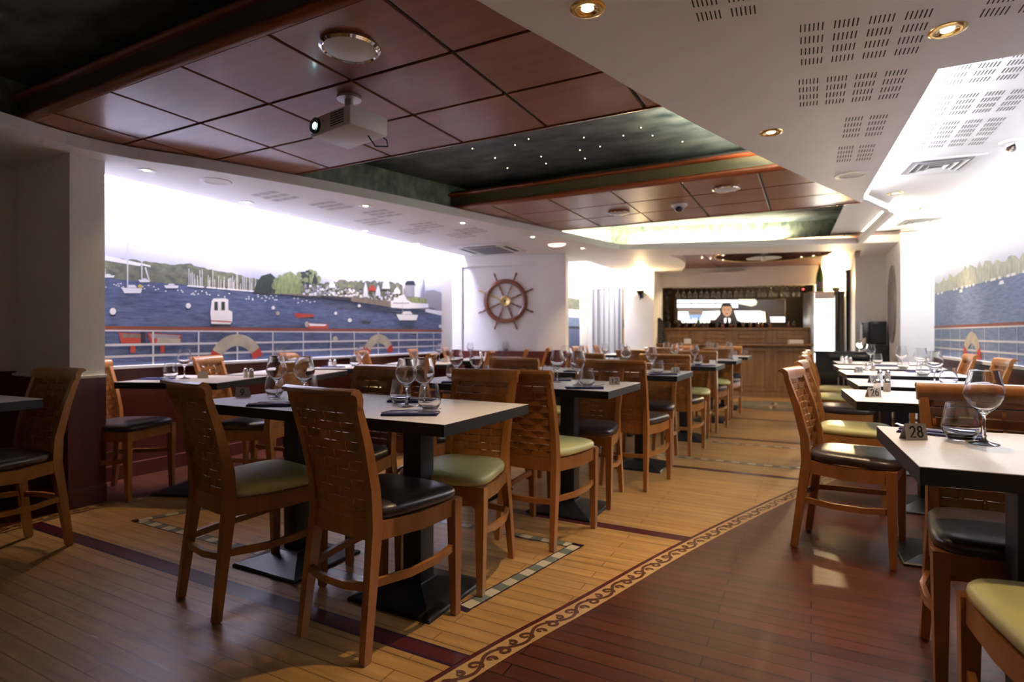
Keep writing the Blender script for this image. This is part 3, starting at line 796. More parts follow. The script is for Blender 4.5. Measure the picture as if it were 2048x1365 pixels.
    for x in (426, 440):
        m.px([(x, 621), (x, 604), (x + 7, 604), (x + 7, 621)], 'dark', 10)
    def dinghy(x0, x1, y, h, m1, m2, lay=9):
        m.px([(x0, y - h), (x1, y - h * .8), (x1 - 2, y), (x0 + 6, y)], m1, lay)
        m.px([(x0 + 4, y - h * .9), (x1 - 3, y - h * .75), (x1 - 6, y - h * .5), (x0 + 8, y - h * .5)], m2, lay)
    dinghy(234, 290, 687, 22, 'red', 'brown'); dinghy(292, 361, 688, 22, 'red', 'grey')
    m.px([(279, 688), (279, 664), (288, 664), (289, 688)], 'black', 10)
    m.px([(310, 688), (312, 676), (358, 678), (358, 690)], 'buoy', 10)
    for x0, x1 in ((258, 268), (318, 326)):
        m.px([(x0, 690), (x1, 690), (x1, 706), (x0, 706)], 'red', 9)
    dinghy(585, 626, 637, 10, 'red', 'red'); m.px([(588, 637), (626, 634), (624, 638)], 'dark', 10)
    dinghy(610, 654, 659, 13, 'red', 'white'); dinghy(718, 740, 648, 6, 'dark', 'dark')
    m.blob(611, 649, 4, 6, 'buoy', 10)
    for x, y, r, mm in ((223, 623, 6.5, 'white'), (374, 612, 5.2, 'white'), (544, 616, 3.6, 'white'), (553, 627, 4, 'buoy'), (669, 627, 3, 'white'), (697, 641, 4, 'white'), (716, 612, 3, 'white'), (878, 653, 3, 'white'), (826, 664, 4, 'buoy'), (668, 678, 5, 'buoy')):
        m.blob(x, y, r, r * 1.05, mm, 9)
        m.px([(x - r, y + r * 1.1), (x + r, y + r * 1.1), (x + r * .8, y + r * 1.6), (x - r * .8, y + r * 1.6)], 'black', 8)
    # ship's railing
    m.line(190, 656.5, 882, 662, 0.030, 'railw', 12)
    m.line(190, 661.5, 882, 666, 0.012, 'rail', 12)
    for ya, yb in ((691, 679.5), (715, 692)):
        m.line(190, ya, 882, yb, 0.018, 'rail', 11)
    for x in (202, 303.5, 394.5, 472, 543, 604, 659, 706, 754, 795, 832, 865):
        m.line(x, 662, x, 742, 0.014, 'rail', 11)
    m.ring(3.285, 0.80, 0.270, 0.165, z0, 13)
    m.ring(5.14, 0.80, 0.272, 0.165, z0, 13)
    m.finish(); o = m.b.build('mural', [M[k] for k in MUR], smooth=0, fix=False)
    tag(o, 'wide harbour photo mural with boats on the wall beside the big pillar', 'mural')
build_mural_left()

def build_mural_right():
    p0 = Vector((XR(0.0), 0.0)); p1 = Vector((XR(8.0), 8.0)); d = (p1 - p0).normalized(); n = Vector((-d.y, d.x))
    m = Mural((p0.x, p0.y), (d.x, d.y), (n.x, n.y))
    z0, z1 = SILL + .014, 2.29
    s0 = 0.6; s1 = 7.985
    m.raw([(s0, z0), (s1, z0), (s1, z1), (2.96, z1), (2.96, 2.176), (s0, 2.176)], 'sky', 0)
    wl = on_plane(1870, 588, m.P0, m.dr)[1]; wr = on_plane(2048, 546, m.P0, m.dr)[1]
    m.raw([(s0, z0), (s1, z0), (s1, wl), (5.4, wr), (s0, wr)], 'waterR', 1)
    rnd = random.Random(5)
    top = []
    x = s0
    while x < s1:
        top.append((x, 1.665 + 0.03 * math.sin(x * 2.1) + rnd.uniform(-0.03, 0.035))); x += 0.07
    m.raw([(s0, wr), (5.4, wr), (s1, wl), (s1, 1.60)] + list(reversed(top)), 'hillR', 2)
    for i in range(90):
        a = rnd.uniform(s0, s1); b = wr + 0.006
        m.raw([(a, b), (a + .007, b), (a + .007, b + rnd.uniform(.04, .13)), (a, b + rnd.uniform(.04, .13))], 'mast', 3)
    for i in range(60):
        a = rnd.uniform(s0, s1); w = rnd.uniform(.03, .10)
        m.raw([(a, wr - .004), (a + w, wr - .004), (a + w * .9, wr + .018), (a + w * .1, wr + .018)], 'white', 3)
    for a, hh in ((6.9, 1.48), (5.8, 1.47), (4.6, 1.45)):
        m.raw([(a, hh), (a + .12, hh), (a + .1, hh + .03), (a + .02, hh + .03)], 'white', 4)
    m.raw([(s0, 1.125), (s1, 1.140), (s1, 1.165), (s0, 1.15)], 'railw', 6)
    m.raw([(s0, 1.112), (s1, 1.127), (s1, 1.140), (s0, 1.125)], 'rail', 6)
    for h in (0.997, 0.908):
        m.raw([(s0, h), (s1, h + .005), (s1, h + .022), (s0, h + .017)], 'rail', 5)
    for xx in (1885, 1903, 1922, 1947, 1972, 2001, 2038):
        a = on_plane(xx, 700, m.P0, m.dr)[0]
        m.raw([(a, z0), (a + .012, z0), (a + .012, 1.13), (a, 1.13)], 'rail', 5)
    a = 4.9
    while a > s0:
        m.raw([(a, z0), (a + .012, z0), (a + .012, 1.13), (a, 1.13)], 'rail', 5); a -= 0.47
    a = on_plane(1946, 700, m.P0, m.dr)[0]
    m.ring(a, 0.82, 0.27, 0.16, z0, 7)
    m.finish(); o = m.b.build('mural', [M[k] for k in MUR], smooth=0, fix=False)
    tag(o, 'pale harbour photo mural with wooded shore on the wall behind numbered tables', 'mural')
    # sliver of a third mural in the alcove
    b = MB()
    def rect(y0, y1, za, zb, mi, o=0.0):
        b.mi = mi
        b.poly([(-3.744 + o, y0, za), (-3.744 + o, y1, za), (-3.744 + o, y1, zb), (-3.744 + o, y0, zb)])
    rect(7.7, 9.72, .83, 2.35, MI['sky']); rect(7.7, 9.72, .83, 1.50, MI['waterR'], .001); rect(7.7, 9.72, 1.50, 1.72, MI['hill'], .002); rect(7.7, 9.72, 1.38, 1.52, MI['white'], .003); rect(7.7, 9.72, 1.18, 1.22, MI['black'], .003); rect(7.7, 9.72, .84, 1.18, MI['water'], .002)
    o = b.build('mural', [M[k] for k in MUR], smooth=0, fix=False)
    tag(o, 'narrow strip of harbour mural seen in the alcove beside the grey-striped curtain', 'mural')
build_mural_right()

# ================================================================ FURNITURE
TH = 0.76
def make_chair(seat_mat, name='dining_chair'):
    r = empty(name)
    wd = M['wood']
    for sx in (-1, 1):
        b = MB()
        b.post([(sx * .160, -.222, 0.006, .013, .015), (sx * .154, -.195, .22, .015, .018), (sx * .146, -.168, .43, .017, .022), (sx * .147, -.175, .55, .0145, .020), (sx * .152, -.210, .70, .014, .017), (sx * .157, -.256, .842, .0135, .013)])
        b.box(sx * .160 - .011, sx * .160 + .011, -.234, -.210, 0, .006)
        b.build('leg', wd, r)
        b = MB()
        b.post([(sx * .193, .196, 0.006, .0135, .0135), (sx * .193, .192, .25, .018, .018), (sx * .193, .190, .445, .021, .021)])
        b.box(sx * .193 - .010, sx * .193 + .010, .186, .206, 0, .006)
        b.build('leg', wd, r)
    # seat frame
    b = MB()
    b.strap([(-.175, .192, .412), (.175, .192, .412)], .022, .062)
    b.strap([(-.132, -.168, .412), (-.07, -.175, .412), (.07, -.175, .412), (.132, -.168, .412)], .022, .066)
    for sx in (-1, 1):
        b.strap([(sx * .150, -.15, .410), (sx * .178, .02, .404), (sx * .193, .172, .414)], .022, .062)
    b.build('seat_frame', wd, r)
    # stretchers
    b = MB(); b.strap([(-.146, -.195, .235), (-.06, -.222, .235), (.06, -.222, .235), (.146, -.195, .235)], .016, .026); b.build('stretcher', wd, r)
    for sx in (-1, 1):
        b = MB(); b.strap([(sx * .154, -.180, .245), (sx * .194, -.05, .245), (sx * .203, .08, .25), (sx * .193, .180, .262)], .016, .026); b.build('stretcher', wd, r)
    # cushion
    b = MB()
    def outline(k, z, n=40):
        pts = []
        for i in range(n):
            a = 2 * PI * i / n; c, s = math.cos(a), math.sin(a)
            e = 0.42
            u = math.copysign(abs(c) ** e, c); v = math.copysign(abs(s) ** e, s)
            y = .030 + v * .197 * k
            w = (.168 + .050 * (v * .5 + .5)) * k
            pts.append((u * w, y, z))
        return pts
    b.loft([outline(k, z) for k, z in ((.95, .444), (.995, .450), (1.01, .463), (1.0, .474), (.96, .484), (.86, .4915), (.66, .496), (.34, .498), (.08, .4985))])
    b.build('seat', seat_mat, r, smooth=60)
    # backrest: woven slats
    def yb(x, z):
        t = (z - .43) / .40
        base = -.170 - .014 * t - .074 * t * t
        return base - .011 * (1 - (x / .15) ** 2)
    b = MB()
    rows = 12; z0 = .446; ph = (.842 - z0) / rows
    def hw(z): return .140 + .011 * (z - .43) / .4
    for k in range(rows):
        za, zb = z0 + k * ph + .0015, z0 + (k + 1) * ph - .0015
        n = 44; A = []
        for i in range(n + 1):
            u = -1 + 2 * i / n; x = u * hw(za)
            w = .0034 * math.cos(PI * (x / .064) + k * PI)
            y = yb(x, (za + zb) / 2) + w
            A.append([(x, y - .002, za), (x, y + .002, za), (x, y + .002, zb), (x, y - .002, zb)])
        b.loft(A)
    for xv in (-.128, -.064, 0, .064, .128):
        A = []
        for i in range(49):
            z = z0 - .01 + (.845 - z0) * i / 48
            x = xv * hw(z) / .148; kk = (z - z0) / ph - .5; par = 1 if round(xv / .064) % 2 == 0 else -1
            y = yb(x, z) - .0024 * par * max(-1, min(1, 2.2 * math.cos(PI * kk)))
            A.append([(x - .0055, y - .0012, z), (x + .0055, y - .0012, z), (x + .0055, y + .0012, z), (x - .0055, y + .0012, z)])
        b.loft(A)
    b.build('backrest', wd, r, smooth=50)
    # scrolled top rail
    b = MB(); A = []
    prof = [(.011, .832), (.012, .852), (.007, .874), (-.006, .888), (-.022, .892), (-.037, .884), (-.039, .874), (-.029, .873), (-.018, .866), (-.013, .850), (-.012, .832)]
    for i in range(15):
        u = -1 + 2 * i / 14; x = .176 * u
        o = -.254 - .016 * (1 - u * u)
        A.append([(x, o + py, pz) for py, pz in prof])
    b.loft(A); b.build('top_rail', wd, r, smooth=45)
    return r

CH = {'dark': make_chair(M['seat_dark']), 'cream': make_chair(M['seat_cream'])}
USED = set()
def chair(kind, x, y, rz, label, group):
    src = CH[kind]
    rz += random.uniform(-.03, .03)
    if kind not in USED:
        USED.add(kind); o = src; o.location = (x, y, 0); o.rotation_euler = (0, 0, rz)
        tag(o, label, 'chair', group); return o
    return dup(src, (x, y, 0), rz, label, group)

def make_table(W, D):
    r = empty('pedestal_table')
    b = MB(); b.mi = 0; b.box(-W / 2, W / 2, -D / 2, D / 2, TH - .0015, TH)
    b.mi = 1; b.box(-W / 2 + .0006, W / 2 - .0006, -D / 2 + .0006, D / 2 - .0006, TH - .042, TH - .0012)
    b.build('tabletop', [M['table_top'], M['black_edge']], r, smooth=0)
    b = MB(); b.box(-.045, .045, -.045, .045, .04, TH - .042, .004); b.build('column', M['black_metal'], r, smooth=30)
    b = MB()
    h = .20
    b.loft([[(-k, -k, z), (k, -k, z), (k, k, z), (-k, k, z)] for k, z in ((h, .0), (h, .011), (h - .006, .016), (.055, .058), (.05, .062))])
    b.build('base', M['black_metal'], r, smooth=20)
    b = MB(); b.box(-.24, .24, -.03, .03, TH - .052, TH - .042); b.box(-.03, .03, -.24, .24, TH - .052, TH - .042)
    b.build('support_plate', M['black_metal'], r, smooth=0)
    return r
TB = {'m': make_table(.70, .64), 'w': make_table(.80, .64), 's': make_table(.60, .64)}
TABLES = []
HALF = {'m': (.35, .32), 'w': (.40, .32), 's': (.30, .32)}
def snap(x, y, mg):
    best = None
    for cx, cy, rz, hx, hy in TABLES:
        c, sn = math.cos(rz), math.sin(rz)
        u, v = c * (x - cx) + sn * (y - cy), -sn * (x - cx) + c * (y - cy)
        u2, v2 = max(-hx + mg, min(hx - mg, u)), max(-hy + mg, min(hy - mg, v))
        d = math.hypot(u - u2, v - v2)
        if best is None or d < best[0]: best = (d, cx + c * u2 - sn * v2, cy + sn * u2 + c * v2)
    return best[1], best[2]
def table(kind, cx, cy, rz, label, group):
    TABLES.append((cx, cy, rz, *HALF[kind]))
    if kind in TB and kind not in USED:
        USED.add(kind); o = TB[kind]; o.location = (cx, cy, 0); o.rotation_euler = (0, 0, rz); return tag(o, label, 'table', group)
    o = dup(TB[kind], (cx, cy, 0), rz, label, group); return o

# ---------------------------------------------------------------- table ware
def make_wine():
    b = MB()
    out = [(.001, .0), (.034, .0), (.035, .0018), (.030, .0035), (.012, .007), (.0052, .014), (.0042, .03), (.0040, .06), (.0046, .078), (.010, .0855), (.022, .096), (.036, .112), (.0445, .128), (.0465, .138), (.0445, .152), (.040, .172), (.0335, .198), (.0315, .2045)]
    inn = [(.0305, .2045), (.0325, .197), (.0388, .172), (.0433, .152), (.0452, .138), (.0432, .129), (.035, .1135), (.021, .0985), (.010, .0915), (.001, .090)]
    b.lathe(out + inn, 28)
    o = b.build('wine_glass', M['glass'], smooth=60); tag(o, cat='wine glass'); return o
def make_tumbler():
    b = MB()
    out = [(.001, .0), (.026, .0), (.029, .002), (.037, .014), (.0445, .030), (.0462, .040), (.0445, .052), (.040, .078), (.0355, .1035), (.0345, .107)]
    inn = [(.0335, .107), (.0345, .1035), (.0388, .078), (.0432, .052), (.0448, .041), (.043, .031), (.035, .018), (.022, .011), (.001, .0095)]
    b.lathe(out + inn, 28)
    o = b.build('tumbler', M['glass'], smooth=60); tag(o, cat='glass'); return o
PR = {'wine': make_wine(), 'tumbler': make_tumbler()}
def put(kind, x, y, z, label, group, rz=0.0):
    src = PR[kind]
    if kind not in USED:
        USED.add(kind); src.location = (x, y, z); src.rotation_euler = (0, 0, rz); tag(src, label, None, group); return src
    return dup(src, (x, y, z), rz, label, group)

def make_napkin():
    b = MB()
    b.box(-.055, .055, -.105, .105, 0, .003, .0012); b.box(-.053, .052, -.103, .102, .003, .0065, .0012); b.box(-.020, .055, -.104, .104, .0065, .009, .0012)
    o = b.build('napkin', M['navy'], smooth=40); tag(o, cat='napkin'); return o
def make_fork():
    b = MB()
    b.loft([[(-w, y, z), (w, y, z), (w, y, z + .0022), (-w, y, z + .0022)] for y, w, z in ((-.098, .006, 0), (-.06, .0055, .001), (-.02, .003, .004), (.03, .0028, .004), (.045, .010, .002), (.06, .0115, .003))])
    for k in range(4):
        x = -.0094 + k * .0063
        b.loft([[(x - .0016, y, z), (x + .0016, y, z), (x + .0016, y, z + .0018), (x - .0016, y, z + .0018)] for y, z in ((.058, .003), (.08, .005), (.102, .010))])
    o = b.build('fork', M['chrome'], smooth=40); tag(o, cat='fork'); return o
def make_knife():
    b = MB()
    b.loft([[(-w, y, 0), (w2, y, 0), (w2, y, .003), (-w, y, .003)] for y, w, w2 in ((-.105, .006, .006), (-.05, .0065, .0065), (-.01, .005, .005), (.0, .004, .008), (.06, .004, .010), (.10, .003, .005), (.11, .001, .001))])
    o = b.build('knife', M['chrome'], smooth=40); tag(o, cat='knife'); return o
PR['napkin'] = make_napkin(); PR['fork'] = make_fork(); PR['knife'] = make_knife()

def shaker(filling):
    b = MB(); b.lathe([(.001, 0), (.0165, 0), (.0175, .003), (.0165, .040), (.0150, .043), (.001, .0432)], 16)
    o = b.build('salt_shaker' if filling == 'salt' else 'pepper_shaker', M[filling], smooth=50)
    b = MB(); b.lathe([(.0155, .0435), (.0162, .052), (.0125, .061), (.006, .066), (.001, .067)], 16); b.build('cap', M['chrome'], o, smooth=50)
    tag(o, cat='shaker'); return o
PR['salt'] = shaker('salt'); PR['pepper'] = shaker('pepper')

def make_sign():
    r = empty('table_number_stand')
    b = MB()
    w, t = .031, .0008
    prof = [(-.009, .0015), (0, .047), (.022, .0015), (.020, .0015), (0, .043), (-.007, .0015)]
    b.loft([[(x, y, z) for y, z in prof] for x in (-w, w)])
    b.box(-w, w, -.009, .022, 0, .0015)
    b.build('plate', M['sign_steel'], r, smooth=0)
    return r
PR['sign'] = make_sign()
def arc(cx, cy, rx, ry, a0, a1, n=12): return [(cx + rx * math.cos(math.radians(a0 + (a1 - a0) * i / n)), cy + ry * math.sin(math.radians(a0 + (a1 - a0) * i / n))) for i in range(n + 1)]
DIG = {'1': [[(.2, .78), (.5, 1.0), (.5, 0)]], '2': [arc(.5, .73, .45, .27, 170, -40) + [(.05, 0), (1, 0)]], '4': [[(.78, 0), (.78, 1), (.0, .30), (1.05, .30)]],
       '5': [[(.92, 1), (.2, 1), (.1, .52)] + arc(.48, .33, .45, .33, 120, -150)], '6': [arc(.5, .31, .44, .31, 90, 450, 20), [(.85, .93), (.5, .98), (.2, .75), (.08, .45), (.06, .31)]],
       '8': [arc(.5, .27, .46, .27, 0, 360, 20), arc(.5, .77, .38, .23, 0, 360, 20)], '9': [arc(.5, .69, .44, .31, 0, 360, 20), [(.94, .69), (.9, .4), (.7, .08), (.4, .02), (.12, .1)]]}
def sign(px, py, num, label, rz=YAW, mat_=None):
    x, y = snap(*at(px, py, TH), .04)
    o = dup(PR['sign'], (x, y, TH), rz, label, 'table number stands')
    o['category'] = 'table number'
    if num:
        b = MB(); H, W_ = .029, .015; x0 = -(len(num) * .0215 - .0065) / 2
        for ch in num:
            for st in DIG[ch]:
                pts = [Vector((x0 + px_ * W_, py_ * H - H / 2)) for px_, py_ in st]
                n = len(pts); row = []
                for i in range(n):
                    t = (pts[min(i + 1, n - 1)] - pts[max(i - 1, 0)]).normalized(); nn = Vector((-t.y, t.x)) * .0024
                    row.append([(*(pts[i] - nn), 0), (*(pts[i] + nn), 0), (*(pts[i] + nn), .0004), (*(pts[i] - nn), .0004)])
                b.loft(row)
            x0 += .0215
        t = b.build('digits', M['ink'], o, smooth=0)
        a = math.atan2(.0455, .009)
        t.location = (0, -.0045 - .0006, .0235); t.rotation_euler = (a, 0, 0)
    return o

def setting(px, py, where, rz, cutlery=True, n=''):
    x, y = snap(*at(px, py, TH), .10)
    put('napkin', x, y, TH, 'folded navy paper napkin ' + where, 'navy napkins', rz)
    if cutlery:
        c, s = math.cos(rz), math.sin(rz)
        def L(u, v): return x + c * u - s * v, y + s * u + c * v
        fx, fy = L(-.014, .012); put('fork', fx, fy, TH + .0095, 'fork on the navy napkin ' + where, 'forks on the napkins', rz - .12)
        kx, ky = L(.026, .0); put('knife', kx, ky, TH + .0095, 'knife on the navy napkin ' + where, 'knives on the napkins', rz + .04)

def wine(px, py, where): x, y = snap(*at(px, py, TH), .045); put('wine', x, y, TH, 'empty stemmed wine glass ' + where, 'wine glasses')
def tumbler(px, py, where): x, y = snap(*at(px, py, TH), .050); put('tumbler', x, y, TH, 'short clear tumbler ' + where, 'tumblers')
def shakers(px, py, where, qx=10):
    x, y = snap(*at(px, py, TH), .07); put('salt', x, y, TH, 'glass salt shaker with chrome cap ' + where, 'salt shakers')
    x2, y2 = x + .045, y + .012; put('pepper', x2, y2, TH, 'glass pepper shaker with chrome cap ' + where, 'pepper shakers')

# ---------------------------------------------------------------- middle block: pairs of tables, six rows deep
GB = 'tables pushed together in pairs in the middle of the room'
GC = 'woven-back chairs at the paired middle tables'
YN = [1.565, 2.905, 4.23, 5.66, 7.05, 8.40]
XRE = [-1.085, -0.955, -0.868, -0.80, -0.77, -0.77]
TNL = ['table with stand nine', 'left table of pair twelve', 'left table of pair fourteen', 'left table one row behind fourteen', 'left table two rows behind fourteen', 'left table three rows behind fourteen']
TNR = ['right table of pair nine', 'table with stand twelve', 'table with stand fourteen', 'right table one row behind fourteen', 'right table two rows behind fourteen', 'right table three rows behind fourteen']
NEARR = ['dark', 'cream', 'dark', 'dark', 'dark', 'dark']; FARR = ['cream', 'dark', 'dark', 'cream', 'cream', 'dark']
NEARL = ['cream', 'dark', 'cream', 'dark', 'dark', 'cream']; FARL = ['dark', 'cream', 'dark', 'dark', 'cream', 'dark']
YCH = [1.62, 2.77, 4.03, 5.33, 6.67, 8.0]
XCH = [-1.405, -1.26, -1.13, -1.09, -1.055, -1.05]
for i in range(6):
    rz = math.radians(1.0 if i < 2 else 0)
    for side, xc, nm in ((0, XRE[i] - .35 - .703, TNL[i]), (1, XRE[i] - .35, TNR[i])):
        table('m', xc, YN[i] + .32, 0, 'pale-topped black-edged table, the ' + nm, GB)
        near = (NEARL, NEARR)[side][i]; far = (FARL, FARR)[side][i]
        nx = (xc - .01, XCH[i])[side]; ny = YCH[i]
        if i == 0 and side == 0: nx, ny = -2.045, 1.575
        chair(near, nx, ny, math.radians((-11, -7)[side] if i == 0 else -3), '%s-seat woven-back chair, back to the camera, at the %s' % (near, nm), GC)
        chair(far, (-2.08 if side == 0 else -1.395) if i == 0 else xc + .02, YN[i] + (.575 if i == 0 else .595), PI + math.radians(6 if i == 0 and side else 2), '%s-seat woven-back chair facing the camera across the %s' % (far, nm), GC)
        # settings
        x0 = xc
        if i >= 1:
            pass
# settings measured on the photo
tumbler(801, 808, 'nearest the joint, on the right table of pair nine'); wine(813, 814, 'nearest the joint, on the right table of pair nine')
wine(848, 812, 'beside the cutlery on the right table of pair nine'); tumbler(859, 822, 'beside the cutlery on the right table of pair nine')
setting(822, 829, 'at the near corner of the right table of pair nine', math.radians(-62))
setting(826, 803.5, 'at the far side of the right table of pair nine', math.radians(-70))
wine(553, 798, 'beside the sign on the table marked nine'); tumbler(549, 793, 'beside the sign on the table marked nine')
wine(608.5, 803, 'behind the front dark-seat chair on the table marked nine'); tumbler(617, 797, 'behind the front dark-seat chair on the table marked nine')
setting(545, 812, 'at the near edge of the table marked nine', math.radians(-62))
sign(470, 793, '9', 'steel table number stand reading nine', YAW + .1)
sign(722, 803, '', 'steel table number stand half hidden by the front dark-seat chair', math.radians(-60))
wine(1114.7, 765, 'on the joint side of the table marked twelve'); wine(1156, 771, 'by the napkin on the table marked twelve'); tumbler(1174, 773.5, 'by the napkin on the table marked twelve'); tumbler(1096, 764, 'on the joint side of the table marked twelve')
setting(1168, 777, 'at the near edge of the table marked twelve', math.radians(-62)); setting(1112, 761, 'at the far edge of the table marked twelve', math.radians(-62))
sign(1229, 770, '12', 'steel table number stand reading twelve', YAW - .12)
wine(913, 761, 'left of two on the left table of pair twelve'); wine(953, 763, 'right of two on the left table of pair twelve'); tumbler(905, 759, 'left of two on the left table of pair twelve'); tumbler(967, 764, 'right of two on the left table of pair twelve')
setting(900, 768, 'on the left table of pair twelve', math.radians(-62), False)
wine(1303, 745.5, 'beside the sign on the table marked fourteen'); wine(1252, 741, 'on the joint side of the table marked fourteen'); tumbler(1315, 748, 'beside the sign on the table marked fourteen'); tumbler(1243, 740, 'on the joint side of the table marked fourteen')
setting(1324, 750, 'at the near edge of the table marked fourteen', math.radians(-62))
sign(1351, 747, '14', 'pale table number stand reading fourteen', YAW - .12)
wine(1140, 735, 'left of two on the left table of pair fourteen'); wine(1166, 737, 'right of two on the left table of pair fourteen'); tumbler(1150, 739, 'on the left table of pair fourteen')
setting(1152, 744, 'on the left table of pair fourteen', math.radians(-62))
wine(1389, 729, 'right of two on the right table one row behind fourteen'); wine(1350, 727, 'left of two on the right table one row behind fourteen'); tumbler(1396, 731.5, 'on the right table one row behind fourteen')
setting(1404, 733, 'on the right table one row behind fourteen', math.radians(-62), False); sign(1425, 730, '', 'small pale table number stand one row behind the one reading fourteen', YAW)
wine(1215, 722.5, 'left of two on the left table one row behind fourteen'); wine(1248, 724, 'right of two on the left table one row behind fourteen')
wine(1434, 717, 'left of two on the right table two rows behind fourteen'); wine(1459, 718, 'right of two on the right table two rows behind fourteen'); tumbler(1467, 719.5, 'on the right table two rows behind fourteen')
sign(1477, 720.5, '', 'small white table number stand two rows behind the one reading fourteen', YAW)
wine(1338, 715, 'left of two on the left table two rows behind fourteen'); wine(1362, 716, 'right of two on the left table two rows behind fourteen')
tumbler(1492, 710.5, 'on the right table three rows behind fourteen'); wine(1462, 710, 'on the right table three rows behind fourteen'); wine(1425, 709, 'on the left table three rows behind fourteen')

# ---------------------------------------------------------------- tables along the left mural, turned with the wall of the bay
GM = 'tables in a row along the harbour mural'; GMC = 'woven-back chairs at the mural tables'
RA = math.radians(22)
ca_, sa_ = math.cos(RA), math.sin(RA)
A_NL = [(-3.925, 2.02), (-3.92, 2.80), (-4.02, 3.70), (-3.90, 4.58), (-3.92, 5.50), (-3.98, 6.25)]
ORD = ['first', 'second', 'third', 'fourth', 'fifth', 'last']
WK = ['dark', 'dark', 'dark', 'cream', 'dark', 'dark']; RK = ['dark', None, 'dark', 'dark', 'cream', 'dark']
for i, (x, y) in enumerate(A_NL):
    cx, cy = x + ca_ * .33 - sa_ * .31, y + sa_ * .33 + ca_ * .31
    nm = ORD[i] + ' mural table from the big pillar'
    o = table('m', cx, cy, RA, 'pale-topped black-edged table, the ' + nm, GM)
    def AL(u, v, c=(cx, cy)): return c[0] + ca_ * u - sa_ * v, c[1] + sa_ * u + ca_ * v
    wx, wy = AL(-.43, -.04) if i else AL(-.43, -.14)
    if i == 5: wx, wy = AL(-.41, -.02)
    chair(WK[i], wx, wy, RA - PI / 2, 'woven-back chair, back to the mural, at the ' + nm, GMC)
    if RK[i]:
        rx, ry = AL(.45, .0)
        chair(RK[i], rx, ry, RA + PI / 2 + (-.1 if i == 0 else 0), 'woven-back chair, back to the aisle, at the ' + nm, GMC)
for args in (('tumbler', 341, 757.5, 0), ('wine', 369, 758, 0), ('wine', 560, 743, 1), ('tumbler', 572, 744, 1), ('tumbler', 710, 733, 2), ('wine', 724, 732.5, 2), ('tumbler', 832, 723.5, 3), ('wine', 846, 722, 3), ('wine', 917, 716, 4), ('tumbler', 1002, 714, 5), ('wine', 1012, 713.5, 5)):
    k, px, py, i = args
    (wine if k == 'wine' else tumbler)(px, py, 'on the ' + ORD[i] + ' mural table from the big pillar')
sign(405, 757, '', 'dark table number stand on the first mural table from the big pillar', YAW + .2)
sign(889, 725, '', 'yellowish table number stand on the fourth mural table from the big pillar', YAW)
sign(1046, 713, '', 'small table number stand on the last mural table by the ship wheel', YAW)
setting(283, 759, 'on the first mural table from the big pillar', RA + PI / 2, False)
setting(665, 735, 'on the third mural table from the big pillar', RA + PI / 2, False)
setting(820, 725.5, 'on the fourth mural table from the big pillar', RA + PI / 2, False)
shakers(491, 755.5, 'at the aisle corner of the first mural table'); shakers(657, 733.5, 'on the third mural table'); shakers(896, 724, 'on the fourth mural table'); shakers(1058, 713, 'on the last mural table by the ship wheel'); shakers(972, 714.5, 'on the wall side of the last mural table')

# ---------------------------------------------------------------- tables along the right wall
GR = 'tables in a row along the right wall'; GRC = 'woven-back chairs at the right wall tables'
NUMR = ['26', '25', '24', None, None]
RN = ['table marked twenty-six', 'table marked twenty-five', 'table marked twenty-four', 'first table behind twenty-four', 'second table behind twenty-four']
XLC = [.165, .235, .225, .215, .24]; YC = [3.02, 3.945, 5.02, 5.98, 6.90]
LK = ['dark', 'cream', 'dark', 'cream', 'cream']; RKc = ['dark', None, 'cream', 'dark', None]
table('s', .205 + .30, 1.59 + .32, math.radians(2.5), 'pale-topped black pedestal table, the table marked twenty-eight', GR)
for i in range(5):
    r = math.radians(3)
    cx, cy = XLC[i] + .40, YC[i] + .325
    table('w', cx, cy, r, 'pale-topped black-edged table, the ' + RN[i], GR)
    chair(LK[i], (.175, .215, .22, .215, .235)[i], cy - (.07 if i < 2 else .02), -PI / 2 - math.radians((11, 8, 5, 4, 4)[i]), 'woven-back chair, back to the aisle, at the ' + RN[i], GRC)
    if RKc[i]:
        chair(RKc[i], cx + .40 - .03, cy + .03, PI / 2 + r, 'woven-back chair, back to the right wall, at the ' + RN[i], GRC)
chair('dark', .515, 2.20, PI + math.radians(3), 'dark-seat chair tucked under the table marked twenty-eight, its back above the far edge', GRC)
chair('cream', .53, 1.505, math.radians(1), 'wooden chair with cream seat on the camera side of the table marked twenty-eight', GRC)
wine(1968, 889, 'on the table marked twenty-eight'); tumbler(1921, 881, 'on the table marked twenty-eight')
setting(1880, 868, 'on the table marked twenty-eight', math.radians(75))
sign(1830, 880, '28', 'steel table number stand reading twenty-eight', YAW + .03)
sign(1748, 795, '26', 'steel table number stand reading twenty-six', YAW + .03); sign(1749, 766, '25', 'steel table number stand reading twenty-five', YAW + .03); sign(1718, 745.5, '24', 'steel table number stand reading twenty-four', YAW + .03)
shakers(1752, 782, 'on the table marked twenty-six'); shakers(1754, 758, 'on the table marked twenty-five'); shakers(1729, 740.5, 'on the table marked twenty-four')
tumbler(1897, 772, 'on the table marked twenty-five'); wine(1869, 770, 'on the table marked twenty-five'); setting(1955, 771, 'on the table marked twenty-five', math.radians(95), False)
wine(1842, 751, 'on the table marked twenty-four'); tumbler(1851, 754, 'on the table marked twenty-four'); setting(1838, 744, 'on the table marked twenty-four', math.radians(95), False)
wine(1803, 738, 'on the first table behind twenty-four'); tumbler(1815, 741, 'on the first table behind twenty-four'); setting(1772, 733.5, 'on the first table behind twenty-four', math.radians(95), False); shakers(1690, 728.5, 'on the first table behind twenty-four')
wine(1741, 727, 'on the second table behind twenty-four'); tumbler(1755, 728, 'on the second table behind twenty-four'); shakers(1684, 724, 'on the second table behind twenty-four')

